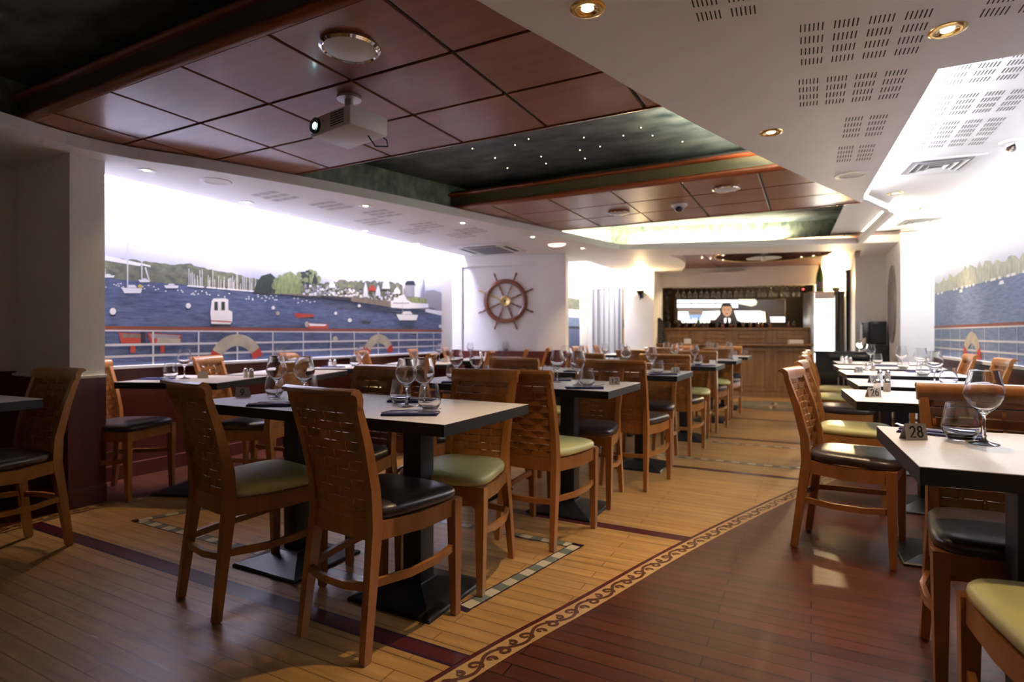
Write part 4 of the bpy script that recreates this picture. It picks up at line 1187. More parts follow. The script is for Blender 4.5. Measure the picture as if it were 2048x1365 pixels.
# ---------------------------------------------------------------- table at the left edge, set in the alcove table group at the back
table('m', -3.535, .985, math.radians(3), 'pale-topped black pedestal table cut by the left edge, before the big pillar', GM)
chair('dark', -3.44, 1.235, PI + math.radians(8), 'woven-back wooden chair with dark seat facing out before the big pillar', GMC)
for k, (x, y, kd) in enumerate(((-2.93, 8.12, 'dark'), (-3.02, 8.74, 'dark'), (-3.05, 9.42, 'dark'))):
    wh = ('nearest of the three before the striped curtain', 'middle of the three before the striped curtain', 'farthest of the three before the striped curtain')[k]
    chair(kd, x, y, -PI / 2 + .1, 'woven-back wooden chair in the alcove, ' + wh, 'alcove furniture')
table('m', -2.52, 8.72, 0, 'pale-topped black pedestal table in the alcove before the striped curtain', 'alcove furniture')

# ================================================================ CEILING FIXTURES
SPOTK = 2.1
def spot(x, y, z, power, col=(1.0, 0.72, 0.42), size=75, blend=.8, rad=.02, tgt=None):
    l = bpy.data.lights.new('downlight_or_fill_beam', 'SPOT'); l.energy = power; l.color = col; l.spot_size = math.radians(size); l.spot_blend = blend; l.shadow_soft_size = rad
    o = bpy.data.objects.new('downlight_or_fill_beam', l); COL.objects.link(o); o.location = (x, y, z)
    if tgt:
        dv = Vector(tgt) - Vector((x, y, z)); o.rotation_euler = dv.to_track_quat('-Z', 'Y').to_euler()
    return o
def area(name, loc, sx, sy, power, col, aim):
    l = bpy.data.lights.new(name, 'AREA'); l.shape = 'RECTANGLE'; l.size = sx; l.size_y = sy; l.energy = power; l.color = col
    o = bpy.data.objects.new(name, l); COL.objects.link(o); o.location = loc
    o.rotation_euler = Vector(aim).to_track_quat('-Z', 'Y').to_euler()
    return o
def make_downlight(ring):
    r = empty('recessed_downlight')
    b = MB(); b.lathe([(.034, -.003), (.040, -.006), (.052, -.006), (.060, -.003), (.061, 0), (.034, 0)], 28)
    b.build('ring', M[ring], r, smooth=50)
    b = MB(); b.lathe([(.022, -.0006), (.020, -.0022), (.012, -.0030), (.001, -.0032)], 24); b.build('bulb', M['lamp_warm'], r, smooth=50)
    b = MB(); b.lathe([(.0345, -.0045), (.030, -.0025), (.022, -.0008)], 24); b.build('reflector', M['gold' if ring == 'gold' else 'steel'], r, smooth=50)
    tag(r, cat='ceiling light'); return r
PR['dl_gold'] = make_downlight('gold'); PR['dl_white'] = make_downlight('trimwhite')
def downlight(px, py, kind, label, power, z=ZS, sz=1.0, **kw):
    x, y = at(px, py, z)
    o = put('dl_' + kind, x, y, z, label, 'recessed ceiling downlights')
    o.scale = (sz, sz, sz)
    if power: spot(x, y, z - .012, power * SPOTK, **kw)
downlight(1175, 17, 'gold', 'gold-ringed downlight near the panelled recess, nearest the camera', 20)
downlight(1895, 60, 'gold', 'gold-ringed downlight between two fields of ceiling slits', 20)
downlight(1542, 265, 'gold', 'gold-ringed downlight alone on the plain white soffit', 22)
LW = [(293, 341, 'in the soffit close to the big pillar', 10), (494, 405, 'at the edge of the mural light slot, nearest the pillar', 6), (731, 412, 'between grey perforated patches of the soffit', 12), (730, 462, 'at the edge of the mural light slot, middle one', 6), (925, 446, 'near the lip of the recess, before the air unit', 16), (835, 488, 'at the mural slot close to the air unit', 6), (1065, 474, 'near the lip of the recess, past the air unit', 16), (1165, 497, 'near the corner of the recess above the wheel wall', 18)]
for px, py, w, p in LW:
    downlight(px, py, 'white', 'white-ringed downlight ' + w, p)
downlight(1283, 524, 'white', 'glowing downlight before the white column, farther of two', 22); downlight(1292, 532, 'white', 'glowing downlight before the white column, nearer of two', 22)
downlight(1790, 387, 'gold', 'small downlight past the first square air vent', 22, z=ZC); downlight(1832, 418, 'gold', 'small downlight before the second square air vent', 22, z=ZC)

def disc(name, px, py, z, r, mats, prof, label, cat):
    x, y = at(px, py, z); b = MB(); b.lathe(prof, 32)
    o = b.build(name, mats, smooth=50); o.location = (x, y, z); return tag(o, label, cat)
def speaker(px, py, label):
    x, y = at(px, py, ZS); r = empty('ceiling_speaker', (x, y, ZS)); tag(r, label, 'speaker', 'round ceiling speakers')
    b = MB(); b.lathe([(.075, 0), (.075, -.004), (.090, -.006), (.105, -.003), (.106, 0)], 32); b.build('rim', M['plastic_white'], r, smooth=50)
    b = MB(); b.lathe([(.001, -.002), (.074, -.002), (.0745, 0), (.001, 0)], 32); b.build('grille', M['offwhite'], r, smooth=50)
speaker(432, 363, 'round white ceiling speaker above the mural'); speaker(1703, 350, 'round white ceiling speaker beside the bright cove')
def dome_light(px, py, z, s, label):
    x, y = at(px, py, z); r = empty('ceiling_lamp', (x, y, z)); tag(r, label, 'ceiling light')
    b = MB(); b.lathe([(.096 * s, .006), (.105 * s, .0), (.108 * s, -.012), (.098 * s, -.020), (.092 * s, -.016)], 36); b.build('ring', M['chrome'], r, smooth=50)
    b = MB(); b.lathe([(.093 * s, -.015), (.06 * s, -.024), (.001, -.027), (.001, -.012), (.09 * s, -.008)], 36); b.build('diffuser', M['plastic_white'], r, smooth=50)
ZP = ZF + .006
dome_light(700, 92, ZP, 1.15, 'big chrome-rimmed round lamp on the near mahogany panels')
dome_light(1238, 424, ZP, 1.0, 'round lamp on the far mahogany panels, left of the camera dome')
dome_light(1452, 376, ZP, 1.0, 'round lamp on the far mahogany panels, right of the camera dome')
def cam_dome(px, py, z, label, m='black_gloss'):
    x, y = at(px, py, z); r = empty('security_camera', (x, y, z)); tag(r, label, 'security camera')
    b = MB(); b.lathe([(.001, 0), (.075, 0), (.072, -.012), (.050, -.022), (.001, -.022)], 28); b.build('mount', M['plastic_white'], r, smooth=50)
    b = MB(); b.lathe([(.046, -.020)] + [(.046 * math.cos(a), -.022 - .046 * math.sin(a)) for a in [PI / 2 * k / 7 for k in range(1, 7)]] + [(.001, -.068)], 24); b.build('dome', M[m], r, smooth=60)
cam_dome(1358, 410, ZP, 'dark dome camera on the far mahogany panels')
cam_dome(2027, 283, ZC, 'chrome dome camera near the right edge above the right mural', 'chrome')

# projector hung under the near panels
def projector():
    r = empty('projector', (-2.055, 2.13, 2.055), math.radians(-10)); tag(r, 'white projector with glowing lens hanging under the mahogany panels', 'projector')
    b = MB(); b.box(-.165, .165, -.115, .115, 0, .098, .014)
    b.build('body', M['plastic_white'], r, smooth=40)
    b = MB()
    for i in range(6):
        b.box(.01, .115, -.1165, -.112, .020 + i * .0115, .0255 + i * .0115)
    b.build('vent', M['slot'], r, smooth=0)
    def rotl(prof, n=24):
        b = MB(); b.M = Matrix.Translation((-.112, -.115, .050)) @ Matrix.Rotation(PI / 2, 4, 'X'); b.lathe(prof, n); return b
    b = rotl([(.030, 0), (.040, 0), (.041, .010), (.036, .014), (.031, .012)]); lr = b.build('lens_ring', M['black_plastic'], r, smooth=50)
    b = rotl([(.0305, .002), (.022, .008), (.001, .010), (.001, .001), (.03, .001)]); b.build('lens', M['black_gloss'], lr, smooth=50)
    b = rotl([(.017, .0085), (.010, .0105), (.001, .0112), (.001, .006), (.016, .006)]); b.build('light', M['lens_lit'], lr, smooth=50)
    b = MB(); b.lathe([(.005, 0), (.007, -.002), (.001, -.003)], 12, (-.045, -.116, .06)); b.build('button', M['greyslot'], r)
    b = MB(); b.tube([(.0, .0, .09), (.0, .0, .22)], .022, 16); b.lathe([(.001, .19), (.06, .19), (.06, .204), (.001, .204)], 24); b.box(-.06, .06, -.05, .05, .094, .104)
    b.build('mount', M['steel'], r, smooth=40)
    b = MB(); b.tube([(.10, .09, .03), (.14, .125, -.01), (.165, .11, -.05), (.13, .06, -.055), (.10, .04, .0)], .004, 8); b.build('cable', M['black_plastic'], r, smooth=60)
projector()

# air unit and square vents
def aircon():
    x, y = -3.66, 6.30; r = empty('air_conditioner', (x, y, ZS), math.radians(6)); tag(r, 'square grey-grilled air conditioner cassette in the soffit near the wheel wall', 'air conditioner')
    b = MB(); b.box(-.37, .37, -.38, .38, -.022, .0, .006); b.build('panel', M['plastic_white'], r, smooth=30)
    b = MB(); b.box(-.22, .22, -.23, .23, -.028, -.0225, .003)
    for i in range(9): b.box(-.20, .20, -.205 + i * .048, -.180 + i * .048, -.030, -.027)
    b.build('grille', M['grille'], r, smooth=0)
    for sx, sy in ((1, 0), (-1, 0), (0, 1), (0, -1)):
        b = MB()
        if sx: b.box(sx * .30 - .028, sx * .30 + .028, -.22, .22, -.0245, -.0215)
        else: b.box(-.22, .22, sy * .305 - .028, sy * .305 + .028, -.0245, -.0215)
        b.build('outlet', M['slot'], r, smooth=0)
aircon()
def vent(px, py, z, s, rz, label):
    x, y = at(px, py, z); r = empty('air_vent', (x, y, z), rz); tag(r, label, 'air vent', 'square ceiling air vents')
    b = MB(); b.loft([[(-k, -k, h), (k, -k, h), (k, k, h), (-k, k, h)] for k, h in ((s, 0), (s, -.010), (s * .80, -.004), (s * .80, 0))]); b.build('frame', M['plastic_white'], r, smooth=0)
    b = MB(); b.box(-s * .8, s * .8, -s * .8, s * .8, -.0015, 0); b.build('throat', M['grille'], r, smooth=0)
    for k in (.68, .48, .28):
        b = MB(); b.loft([[(-q, -q, h), (q, -q, h), (q, q, h), (-q, q, h)] for q, h in ((s * k, -.014), (s * (k - .07), -.003))], cap=False)
        b.loft([[(-q, -q, h), (q, -q, h), (q, q, h), (-q, q, h)] for q, h in ((s * k, -.0145), (s * (k - .02), -.0145), (s * (k - .09), -.003))], cap=False)
        b.build('louvre', M['plastic_white'], r, smooth=0)
vent(1872, 332, ZC, .23, math.radians(6), 'nearer square air vent in the raised bright ceiling'); vent(1842, 443, ZC, .24, math.radians(8), 'farther square air vent before the white pillar')
# heart-shaped glass ceiling lamp near the recess corner and a small detector by the wheel wall
x, y = at(1114, 489, ZS)
b = MB(); b.lathe([(.001, 0), (.10, 0), (.095, -.012), (.06, -.026), (.001, -.03)], 28); o = b.build('ceiling_lamp', emat('pink_lamp_glass', (1.0, 0.55, 0.42), 1.6), smooth=60); o.location = (x, y, ZS); o.scale = (1.15, .8, 1); tag(o, 'oval pinkish glass ceiling lamp near the corner of the recess', 'ceiling light')
spot(x, y, ZS - .04, 8, (1, .7, .5))
x, y = at(1036, 512, ZS)
b = MB(); b.lathe([(.001, 0), (.05, 0), (.048, -.02), (.03, -.034), (.001, -.036)], 24); o = b.build('smoke_detector', M['greyslot'], smooth=50); o.location = (x, y, ZS); tag(o, 'small grey smoke detector above the ship wheel wall', 'smoke detector')
# pin-prick stars
ST = [(1282, 255), (1247, 271), (1305, 271), (1168, 275), (1200, 293), (1030, 290), (1057, 278), (1160, 300), (990, 316), (1170, 317), (1015, 336), (945, 297), (1365, 283), (1082, 313), (1092, 327)]
b = MB(); b.lathe([(.001, 0), (.003, 0), (.0025, -.002), (.001, -.003)], 10); PR['star'] = b.build('star_light', M['star'], smooth=60); tag(PR['star'], cat='ceiling light')
for px, py in ST:
    x, y = at(px, py, ZSKY); put('star', x, y, ZSKY - .0005, 'pin-prick star light in the dark cloudy ceiling', 'star lights in the dark ceiling')

# fluorescent tubes hidden in the coves
def tube(p0, p1, m, label):
    b = MB(); b.tube([p0, p1], .013, 12); o = b.build('fluorescent_tube', M[m], smooth=60)
    return tag(o, label, 'lamp', 'tubes in the coves')
for y0, y1 in ((2.05, 3.2), (3.25, 4.4), (4.45, 5.6), (5.65, 6.6)):
    tube((-4.26, y0, 2.31), (-4.26, y1, 2.31), 'tube_cool', 'cool tube hidden in the slot above the wide mural')
for y0, y1 in ((3.02, 4.2), (4.26, 5.44)):
    tube((LIP(y0) + .035, y0, 2.215), (LIP(y1) + .035, y1, 2.215), 'tube_cool', 'cool tube behind the lip of the bright raised ceiling')
def along(fn, ya, yb, off): return (fn(ya) + off, ya, 2.222), (fn(yb) + off, yb, 2.222)
p, q = along(LX, 6.1, 7.1, -.085); tube(p, q, 'tube_warm', 'warm tube behind the left lip of the end cove')
tube((-2.1, end_y(-2.1) + .085, 2.222), (-.85, end_y(-.85) + .085, 2.222), 'tube_warm', 'warm tube behind the far lip of the end cove')
tube((-.8, end_y(-.8) + .085, 2.222), (.42, end_y(.42) + .085, 2.222), 'tube_warm', 'warm tube behind the far lip of the end cove')
p, q = along(RX, 3.2, 4.35, .09); tube(p, q, 'tube_warm', 'warm tube behind the right lip of the dark cloudy recess')

# ================================================================ SHIP'S WHEEL on the turned wall
def ship_wheel():
    W0 = Vector((-4.53, 6.70)); W1 = Vector((-2.954, 7.147)); d = (W1 - W0).normalized(); n = Vector((d.y, -d.x))
    Wn = (W0.x - n.x * .06, W0.y - n.y * .06)
    s, h = on_plane(1012, 603, Wn, (d.x, d.y)); s2, h2 = on_plane(1012, 562, Wn, (d.x, d.y))
    R = h2 - h
    p = Vector(Wn) + d * s
    r = empty('ship_wheel'); tag(r, 'wooden ship wheel with brass hub hanging on the white wall', 'ship wheel')
    r.matrix_world = Matrix(((d.x, 0, n.x, p.x + n.x * .012), (d.y, 0, n.y, p.y + n.y * .012), (0, 1, 0, h), (0, 0, 0, 1)))
    b = MB(); n_ = 56
    pf = [(R * .86, .0), (R * .86, .030), (R * .90, .036), (R * 1.04, .036), (R * 1.08, .030), (R * 1.08, .0)]
    b.loft([[(rr * math.cos(2 * PI * k / n_), rr * math.sin(2 * PI * k / n_), z) for rr, z in pf] for k in range(n_)] + [[(rr, 0, z) for rr, z in pf]], cap=False)
    b.build('rim', M['ship_wood'], r, smooth=40)
    for k in range(8):
        a = math.radians(68 + 45 * k); c, sn = math.cos(a), math.sin(a)
        pr = [(.12, .011), (.24, .012), (.32, .008), (.42, .014), (.52, .009), (.62, .014), (.80, .012), (1.10, .010), (1.16, .016), (1.22, .009), (1.32, .013), (1.42, .014), (1.48, .008), (1.49, .002)]
        b = MB(); b.tube([(R * q * c, R * q * sn, .020) for q, w in pr], [w * R / .30 for q, w in pr], 10)
        b.build('spoke', M['brass'] if k == 2 else M['ship_wood'], r, smooth=60)
    b = MB(); b.lathe([(.001, 0), (R * .27, 0), (R * .27, .03), (R * .22, .036), (.001, .036)], 32); hb = b.build('hub', M['ship_wood'], r, smooth=40)
    b = MB(); b.lathe([(R * .06, .040), (R * .10, .046), (R * .17, .043), (R * .22, .047), (R * .255, .040), (R * .255, .034), (R * .05, .034)], 32); b.build('hub_plate', M['brass'], hb, smooth=40)
    b = MB(); b.lathe([(.001, .034), (R * .055, .034), (R * .05, .043), (.001, .043)], 16); b.build('axle', M['black_plastic'], hb, smooth=40)
ship_wheel()

# ================================================================ ALCOVE: curtain, box on the tan wall, wall lamp on the column
def curtain():
    r = empty('curtain', (-3.655, 10.16, 0)); tag(r, 'white and grey striped curtain hanging in the doorway', 'curtain')
    b = MB(); n = 90; W = .58
    mats = [M['curtain_a'], M['curtain_b']]
    T = [b.v((W * i / n, .022 * math.sin(i * .55) + .008 * math.sin(i * 1.7), 1.925)) for i in range(n + 1)]
    B = [b.v((W * i / n + .01 * math.sin(i * .2), .034 * math.sin(i * .55 + .3) + .01 * math.sin(i * 1.5), .02)) for i in range(n + 1)]
    for i in range(n):
        b.mi = 1 if (i in range(0, 3) or i in range(5, 9) or i in range(14, 24) or i in range(33, 36) or i in range(52, 55) or i in range(66, 69) or i in range(78, 84)) else 0
        b.face([T[i], T[i + 1], B[i + 1], B[i]])
    b.build('cloth', mats, r, smooth=80)
    b = MB(); b.tube([(-.02, 0, 1.93), (.72, 0, 1.93)], .010, 10); b.build('rod', M['steel'], r, smooth=60)
curtain()
b = MB(); b.box(-3.055, -2.965, 10.15, 10.185, 1.18, 1.36, .004); tag(b.build('wall_box', M['black_plastic'], smooth=30), 'black box on the tan wall beside the striped curtain', 'box')
def wall_lamp(x, y, z, s, label, lit, power):
    r = empty('wall_lamp', (x, y, z)); tag(r, label, 'wall lamp', 'torch wall lamps')
    b = MB(); b.box(-.03 * s, .03 * s, -.012, 0, -.10 * s, .05 * s, .004); b.build('back_plate', M['black_plastic'], r, smooth=30)
    b = MB(); b.lathe([(.001, -.14 * s), (.010 * s, -.11 * s), (.016 * s, -.06 * s), (.05 * s, -.02 * s), (.085 * s, .035 * s), (.080 * s, .035 * s), (.045 * s, -.012 * s), (.001, -.02 * s)], 20, (0, -.09 * s, 0)); b.build('bowl', M['black_plastic'], r, smooth=50)
    b = MB(); b.lathe([(.001, -.01 * s), (.03 * s, .0), (.036 * s, .05 * s), (.02 * s, .075 * s), (.001, .08 * s)], 16, (0, -.09 * s, 0)); b.build('bulb', M[lit], r, smooth=60)
    l = bpy.data.lights.new('wall_lamp_glow', 'POINT'); l.energy = power; l.color = (1, .72, .36); l.shadow_soft_size = .03
    o = bpy.data.objects.new('wall_lamp_glow', l); COL.objects.link(o); o.location = (x, y - .10 * s, z + .12 * s)
X_, H_ = on_plane(1283, 586, (0, 9.85), (1, 0)); wall_lamp(X_, 9.85, H_, 1.0, 'dark torch wall lamp on the white column beside the curtain', 'shade_lit', 16)

# ================================================================ BAR (its own frame, turned about 13 degrees)
BA = math.radians(13)
B0 = Vector(at(1545, 795, 0)); bd = Vector((math.cos(BA), math.sin(BA))); bn = Vector((-bd.y, bd.x))
def BP(px, py, v): return on_plane(px, py, B0 + bn * v, bd)          # -> u, z
def BW(u, v): q = B0 + bd * u + bn * v; return q.x, q.y
def bar_root(name, u, v, z=0.0, rz=0.0):
    x, y = BW(u, v); return empty(name, (x, y, z), BA + rz)
UL = BP(1318, 700, 0)[0]; UR = BP(1622, 700, 0)[0]
def bar_counter():
    r = bar_root('bar_counter', 0, 0); tag(r, 'long panelled oak bar counter with a ledge across the back of the room', 'bar')
    L = UL; R = UR
    b = MB(); b.box(L, R, 0, .5, 0, .88); b.box(L, R, .06, .5, .88, 1.15); b.build('body', M['bar_wood'], r, smooth=0)
    b = MB(); b.box(L - .26, R + .02, -.14, .10, .880, .915, .006); b.build('ledge', M['bar_wood'], r, smooth=30)
    b = MB(); b.box(L - .03, R + .02, .02, .55, 1.15, 1.19, .006); b.build('top', M['bar_wood'], r, smooth=30)
    n = 4; w = (R - L) / n
    for k in range(n):
        a, c = L + k * w, L + (k + 1) * w
        for z0, z1, y in ((.10, .84, 0), (.93, 1.13, .06)):
            b = MB()
            for q in ((a + .03, a + .09, z0, z1), (c - .09, c - .03, z0, z1), (a + .09, c - .09, z0, z0 + .06), (a + .09, c - .09, z1 - .05, z1)):
                b.box(q[0], q[1], y - .016, y, q[2], q[3], .003)
            b.loft([[(a + .09 + i, y - o, z0 + .06 + i), (c - .09 - i, y - o, z0 + .06 + i), (c - .09 - i, y - o, z1 - .05 - i), (a + .09 + i, y - o, z1 - .05 - i)] for i, o in ((.0, .0), (.02, .010))])
            b.build('panel', M['bar_wood'], r, smooth=0)
    b = MB(); b.box(L, R, -.018, 0, 0, .09, .003); b.build('kick_board', M['bar_wood'], r, smooth=0)
bar_counter()
def bar_structure():
    b = MB(); r = MB
    def bx(u0, u1, v0, v1, z0, z1, mi):
        b.mi = mi
        c = [BW(u0, v0), BW(u1, v0), BW(u1, v1), BW(u0, v1)]
        b.prism(c, z0, z1)
    zt = BP(1500, 571, .25)[1]
    ul = BP(1311, 600, .25)[0]; ur = BP(1643, 600, .25)[0]
    bx(ul, ur, .25, .45, zt, 2.45, 0)
    bx(ul - .02, ul + .10, .30, 2.4, 0, 2.45, 1)
    bx(ul - .3, ur + .9, 2.0, 2.15, 0, 2.45, 2)
    u1 = BP(1640, 600, .35)[0]
    bx(u1 + .02, u1 + .75, .75, .9, 0, 2.45, 0)
    struct(b.build('wall_back', [M['white'], M['tan'], M['dark_back']], smooth=0))
bar_structure()
def bx_obj(name, u0, u1, v0, v1, z0, z1, m, bev=.003):
    b = MB(); um, vm = (u0 + u1) / 2, v0
    b.box(u0 - um, u1 - um, 0, v1 - v0, 0, z1 - z0, bev)
    o = b.build(name, m, smooth=30); x, y = BW(um, vm); o.location = (x, y, z0); o.rotation_euler = (0, 0, BA); return o
# back counter, mirror and television screen
V = 1.55
def tv():
    u0, z1 = BP(1348, 600, V - .2); u1, z0 = BP(1572, 647, V - .2); u1 = BP(1572, 647, V - .2)[0]
    r = bar_root('back_bar_screen', 0, V - .2); tag(r, 'bright wide screen behind the bar showing a man in a dark suit', 'television')
    b = MB(); b.box(u0, u1, .0, .05, z0, z1, .004); b.build('housing', M['black_gloss'], r, smooth=30)
    b = MB(); mats = ['mirror_grey', 'tv_white', 'tv_cream', 'tv_blue', 'tv_dark', 'tv_grey', 'tv_skin', 'm_white']
    def pg(pts, m, lay):
        b.mi = mats.index(m); q = [BP(x, y, V - .2) for x, y in pts]
        b.poly([(u, -.001 - .0008 * lay, z) for u, z in q])
    pg([(1350, 599), (1570, 599), (1570, 646), (1350, 646)], 'mirror_grey', 0)
    for pts, m in (([(1354, 600), (1382, 600), (1382, 606), (1354, 606)], 'tv_white'), ([(1383, 600), (1430, 600), (1430, 606), (1383, 606)], 'tv_white'), ([(1431, 600), (1476, 600), (1476, 606), (1431, 606)], 'tv_white'), ([(1477, 599), (1510, 599), (1514, 604), (1512, 610), (1503, 613), (1477, 608)], 'tv_cream'),
                   ([(1354, 608), (1382, 608), (1382, 616), (1354, 616)], 'tv_white'), ([(1383, 608), (1430, 608), (1430, 616), (1383, 616)], 'tv_white'), ([(1431, 608), (1476, 608), (1476, 616), (1431, 616)], 'tv_white'),
                   ([(1355, 618), (1440, 618), (1440, 621), (1355, 621)], 'tv_grey'),
                   ([(1356, 623), (1376, 623), (1380, 640), (1356, 640)], 'tv_white'), ([(1406, 623), (1440, 622), (1440, 629), (1404, 629)], 'tv_white'), ([(1404, 630), (1440, 629), (1430, 640), (1400, 640)], 'tv_white'), ([(1362, 641), (1420, 641), (1420, 646), (1364, 646)], 'tv_white'),
                   ([(1376, 620), (1406, 620), (1400, 645), (1382, 645)], 'tv_grey'), ([(1379, 630), (1403, 630), (1401, 645), (1381, 645)], 'tv_blue'), ([(1384, 637), (1399, 637), (1400, 645), (1383, 645)], 'tv_white'),
                   ([(1468, 622), (1522, 622), (1528, 645), (1476, 645)], 'tv_white'), ([(1522, 623), (1530, 624), (1532, 645), (1526, 645)], 'tv_cream'), ([(1540, 634), (1570, 634), (1570, 645), (1542, 645)], 'tv_white')):
        pg(pts, m, 1)
    pg([(1418, 646), (1432, 641.5), (1446, 638), (1463, 637.5), (1475, 641), (1486, 646)], 'tv_dark', 2)
    pg([(1449, 646), (1448, 638), (1454, 635), (1461, 638), (1461, 646)], 'tv_white', 3)
    pg([(1452, 646), (1453, 634), (1456, 634), (1458, 646)], 'tv_dark', 4)
    pg([(1443, 616), (1446, 611), (1456, 609), (1463, 612), (1464, 622), (1460, 631), (1454, 634), (1448, 631), (1444, 624)], 'tv_skin', 4)
    pg([(1442, 613), (1442.5, 610), (1448, 607), (1458, 607), (1463.5, 610.5), (1464, 613)], 'tv_dark', 5)
    pg([(1441.8, 613), (1445, 613), (1443.8, 619), (1442.3, 619)], 'tv_dark', 5.5); pg([(1462, 613), (1464.5, 613), (1464.3, 619), (1463, 619)], 'tv_dark', 5.5)
    for x in (1449, 1457): pg([(x - 2, 619), (x + 2, 619), (x + 2, 620.3), (x - 2, 620.3)], 'tv_dark', 5)
    pg([(1450, 627.5), (1457, 627.5), (1456, 628.8), (1451, 628.8)], 'tv_dark', 5)
    b.build('picture', [M[m] for m in mats], r, smooth=0, fix=False)
tv()
u0 = BP(1330, 600, V)[0]; u1 = BP(1640, 600, V)[0]
tag(bx_obj('back_bar_cabinet', u0, u1, V - .28, V + .40, 0, 1.02, M['dark_back']), 'dark low cabinet behind the bar under the bright screen', 'cabinet')
# glass rack with hanging glasses
u0, zr = BP(1345, 577, .9); u1 = BP(1612, 577, .9)[0]
rk = bar_root('glass_rack', 0, .9); tag(rk, 'dark rack of hanging stem glasses above the bar', 'glass rack')
b = MB(); b.box(u0, u1, -.10, .22, zr + .02, zr + .045, .004); b.build('shelf', M['dark_back'], rk, smooth=0)
for k in range(9):
    b = MB(); b.box(u0, u1, -.09 + k * .035, -.080 + k * .035, zr + .006, zr + .02); b.build('rail', M['brass'], rk, smooth=0)
b = MB(); b.box(u0 + .1, u0 + .12, .0, .02, zr + .045, 2.27); b.box(u1 - .12, u1 - .1, .0, .02, zr + .045, 2.27); b.build('hanger', M['brass'], rk, smooth=0)
for k in range(22):
    px = 1356 + k * 11.6
    u = BP(px, 590, .93)[0]; x, y = BW(u, .93 + (.06 if k % 2 else -.03))
    o = put('wine', x, y, zr + .005, 'upside-down stem glass hanging in the rack above the bar', 'glasses hanging above the bar'); o.rotation_euler = (PI, 0, 0)
# bottles and jars along the bar top and back cabinet
def bottle(name, h, r, m, cap):
    b = MB(); b.lathe([(.001, 0), (r * .95, 0), (r, .006), (r, h * .58), (r * .9, h * .66), (r * .36, h * .78), (r * .33, h * .95), (r * .38, h), (.001, h)], 18)
    o = b.build(name, m, smooth=45)
    b = MB(); b.lathe([(r * 1.004, h * .18), (r * 1.012, h * .18), (r * 1.012, h * .48), (r * 1.004, h * .48)], 18); b.build('paper_label', cap, o, smooth=45)
    return o
PR['b1'] = tag(bottle('bottle', .25, .034, M['amber'], M['paper']), cat='bottle'); PR['b2'] = tag(bottle('bottle', .20, .030, M['green_glass'], M['label_p']), cat='bottle'); PR['b3'] = tag(bottle('bottle', .12, .026, M['black_gloss'], M['amber']), cat='bottle')
BL = [(1358, 'b3'), (1372, 'b3'), (1388, 'b3'), (1397, 'b2'), (1405, 'b3'), (1414, 'b3'), (1434, 'b3'), (1445, 'b3'), (1461, 'b3'), (1470, 'b3'), (1486, 'b3'), (1500, 'b3'), (1515, 'b3'), (1524, 'b3'), (1540, 'b3'), (1578, 'b3'), (1588, 'b3')]
for px, k in BL:
    u = BP(px, 655, .42)[0]; x, y = BW(u, .42 + random.uniform(-.03, .05)); put(k, x, y, 1.19, 'small bottle standing on the bar top under the bright screen', 'bottles on the bar top')
u = BP(1350, 655, .8)[0]
# decorations at the left end: blackboard menu, dark plant, tall vase, price card
def blackboard():
    u0, z0 = BP(1306, 686, -.06); u1, z1 = BP(1329, 639, -.06)
    r = bar_root('menu_board', (u0 + u1) / 2, -.06, .915); tag(r, 'black chalk menu board standing on the left end of the bar ledge', 'menu board')
    w = (u1 - u0) / 2; H = z1 - .915
    b = MB(); pts = [(-w, 0), (w, 0), (w, H * .92), (w * .55, H * .96), (w * .3, H * 1.06), (-w * .3, H * 1.06), (-w * .55, H * .96), (-w, H * .92)]
    b.loft([[(x, y, z) for x, z in pts] for y in (0, .02)]); b.build('board', M['chalk'], r, smooth=0)
    b = MB(); rn = random.Random(4)
    for k in range(10):
        z = H * (.86 - k * .085); x = -w * .75
        while x < w * .6:
            l = rn.uniform(.012, .04); b.box(x, min(x + l, w * .8), -.0012, 0, z, z + .007); x += l + .012
    b.build('chalk_writing', M['chalkmark'], r, smooth=0)
blackboard()
def plant():
    u, z = BP(1335, 640, .25); x, y = BW(u, .25); r = empty('dark_plant', (x, y, 1.19)); tag(r, 'dark leafy plant standing at the left end of the bar top', 'plant')
    b = MB(); b.lathe([(.001, 0), (.05, 0), (.06, .09), (.055, .09), (.045, .02), (.001, .02)], 18); b.build('pot', M['black_plastic'], r, smooth=40)
    b = MB(); rn = random.Random(9); b.tube([(0, 0, .05), (.01, 0, .3), (-.01, .01, .62)], [.012, .009, .004], 8); b.build('stem', M['plant'], r, smooth=50)
    b = MB()
    for k in range(110):
        a = rn.uniform(0, 2 * PI); z = rn.uniform(.10, .66); L = rn.uniform(.06, .13); q = Vector((.02 * math.cos(a), .02 * math.sin(a), z)); d = Vector((math.cos(a), math.sin(a), rn.uniform(-.3, .5))).normalized() * L; s = Vector((-math.sin(a), math.cos(a), 0)) * .016
        b.poly([q, q + d * .5 + s, q + d, q + d * .5 - s])
    b.build('leaves', M['plant'], r, smooth=0)
plant()
u, z = BP(1338, 690, -.08); x, y = BW(u, -.08)
b = MB(); b.lathe([(.001, 0), (.03, 0), (.022, .05), (.03, .12), (.042, .16), (.04, .16), (.027, .12), (.019, .05), (.001, .01)], 18); o = b.build('vase', M['glass'], smooth=50); o.location = (x, y, .915); tag(o, 'clear glass vase with folded card on the bar ledge', 'vase')
tag(bx_obj('price_card', BP(1368, 688, -.06)[0], BP(1382, 688, -.06)[0], -.06, -.055, .915, 1.0, M['paper'], 0), 'pale card standing on the bar ledge below the screen', 'card')
tag(bx_obj('paper_stack', BP(1576, 690, .0)[0], BP(1604, 690, .0)[0], -.10, .05, .915, .985, M['paper']), 'white paper box on the right end of the bar ledge', 'box')
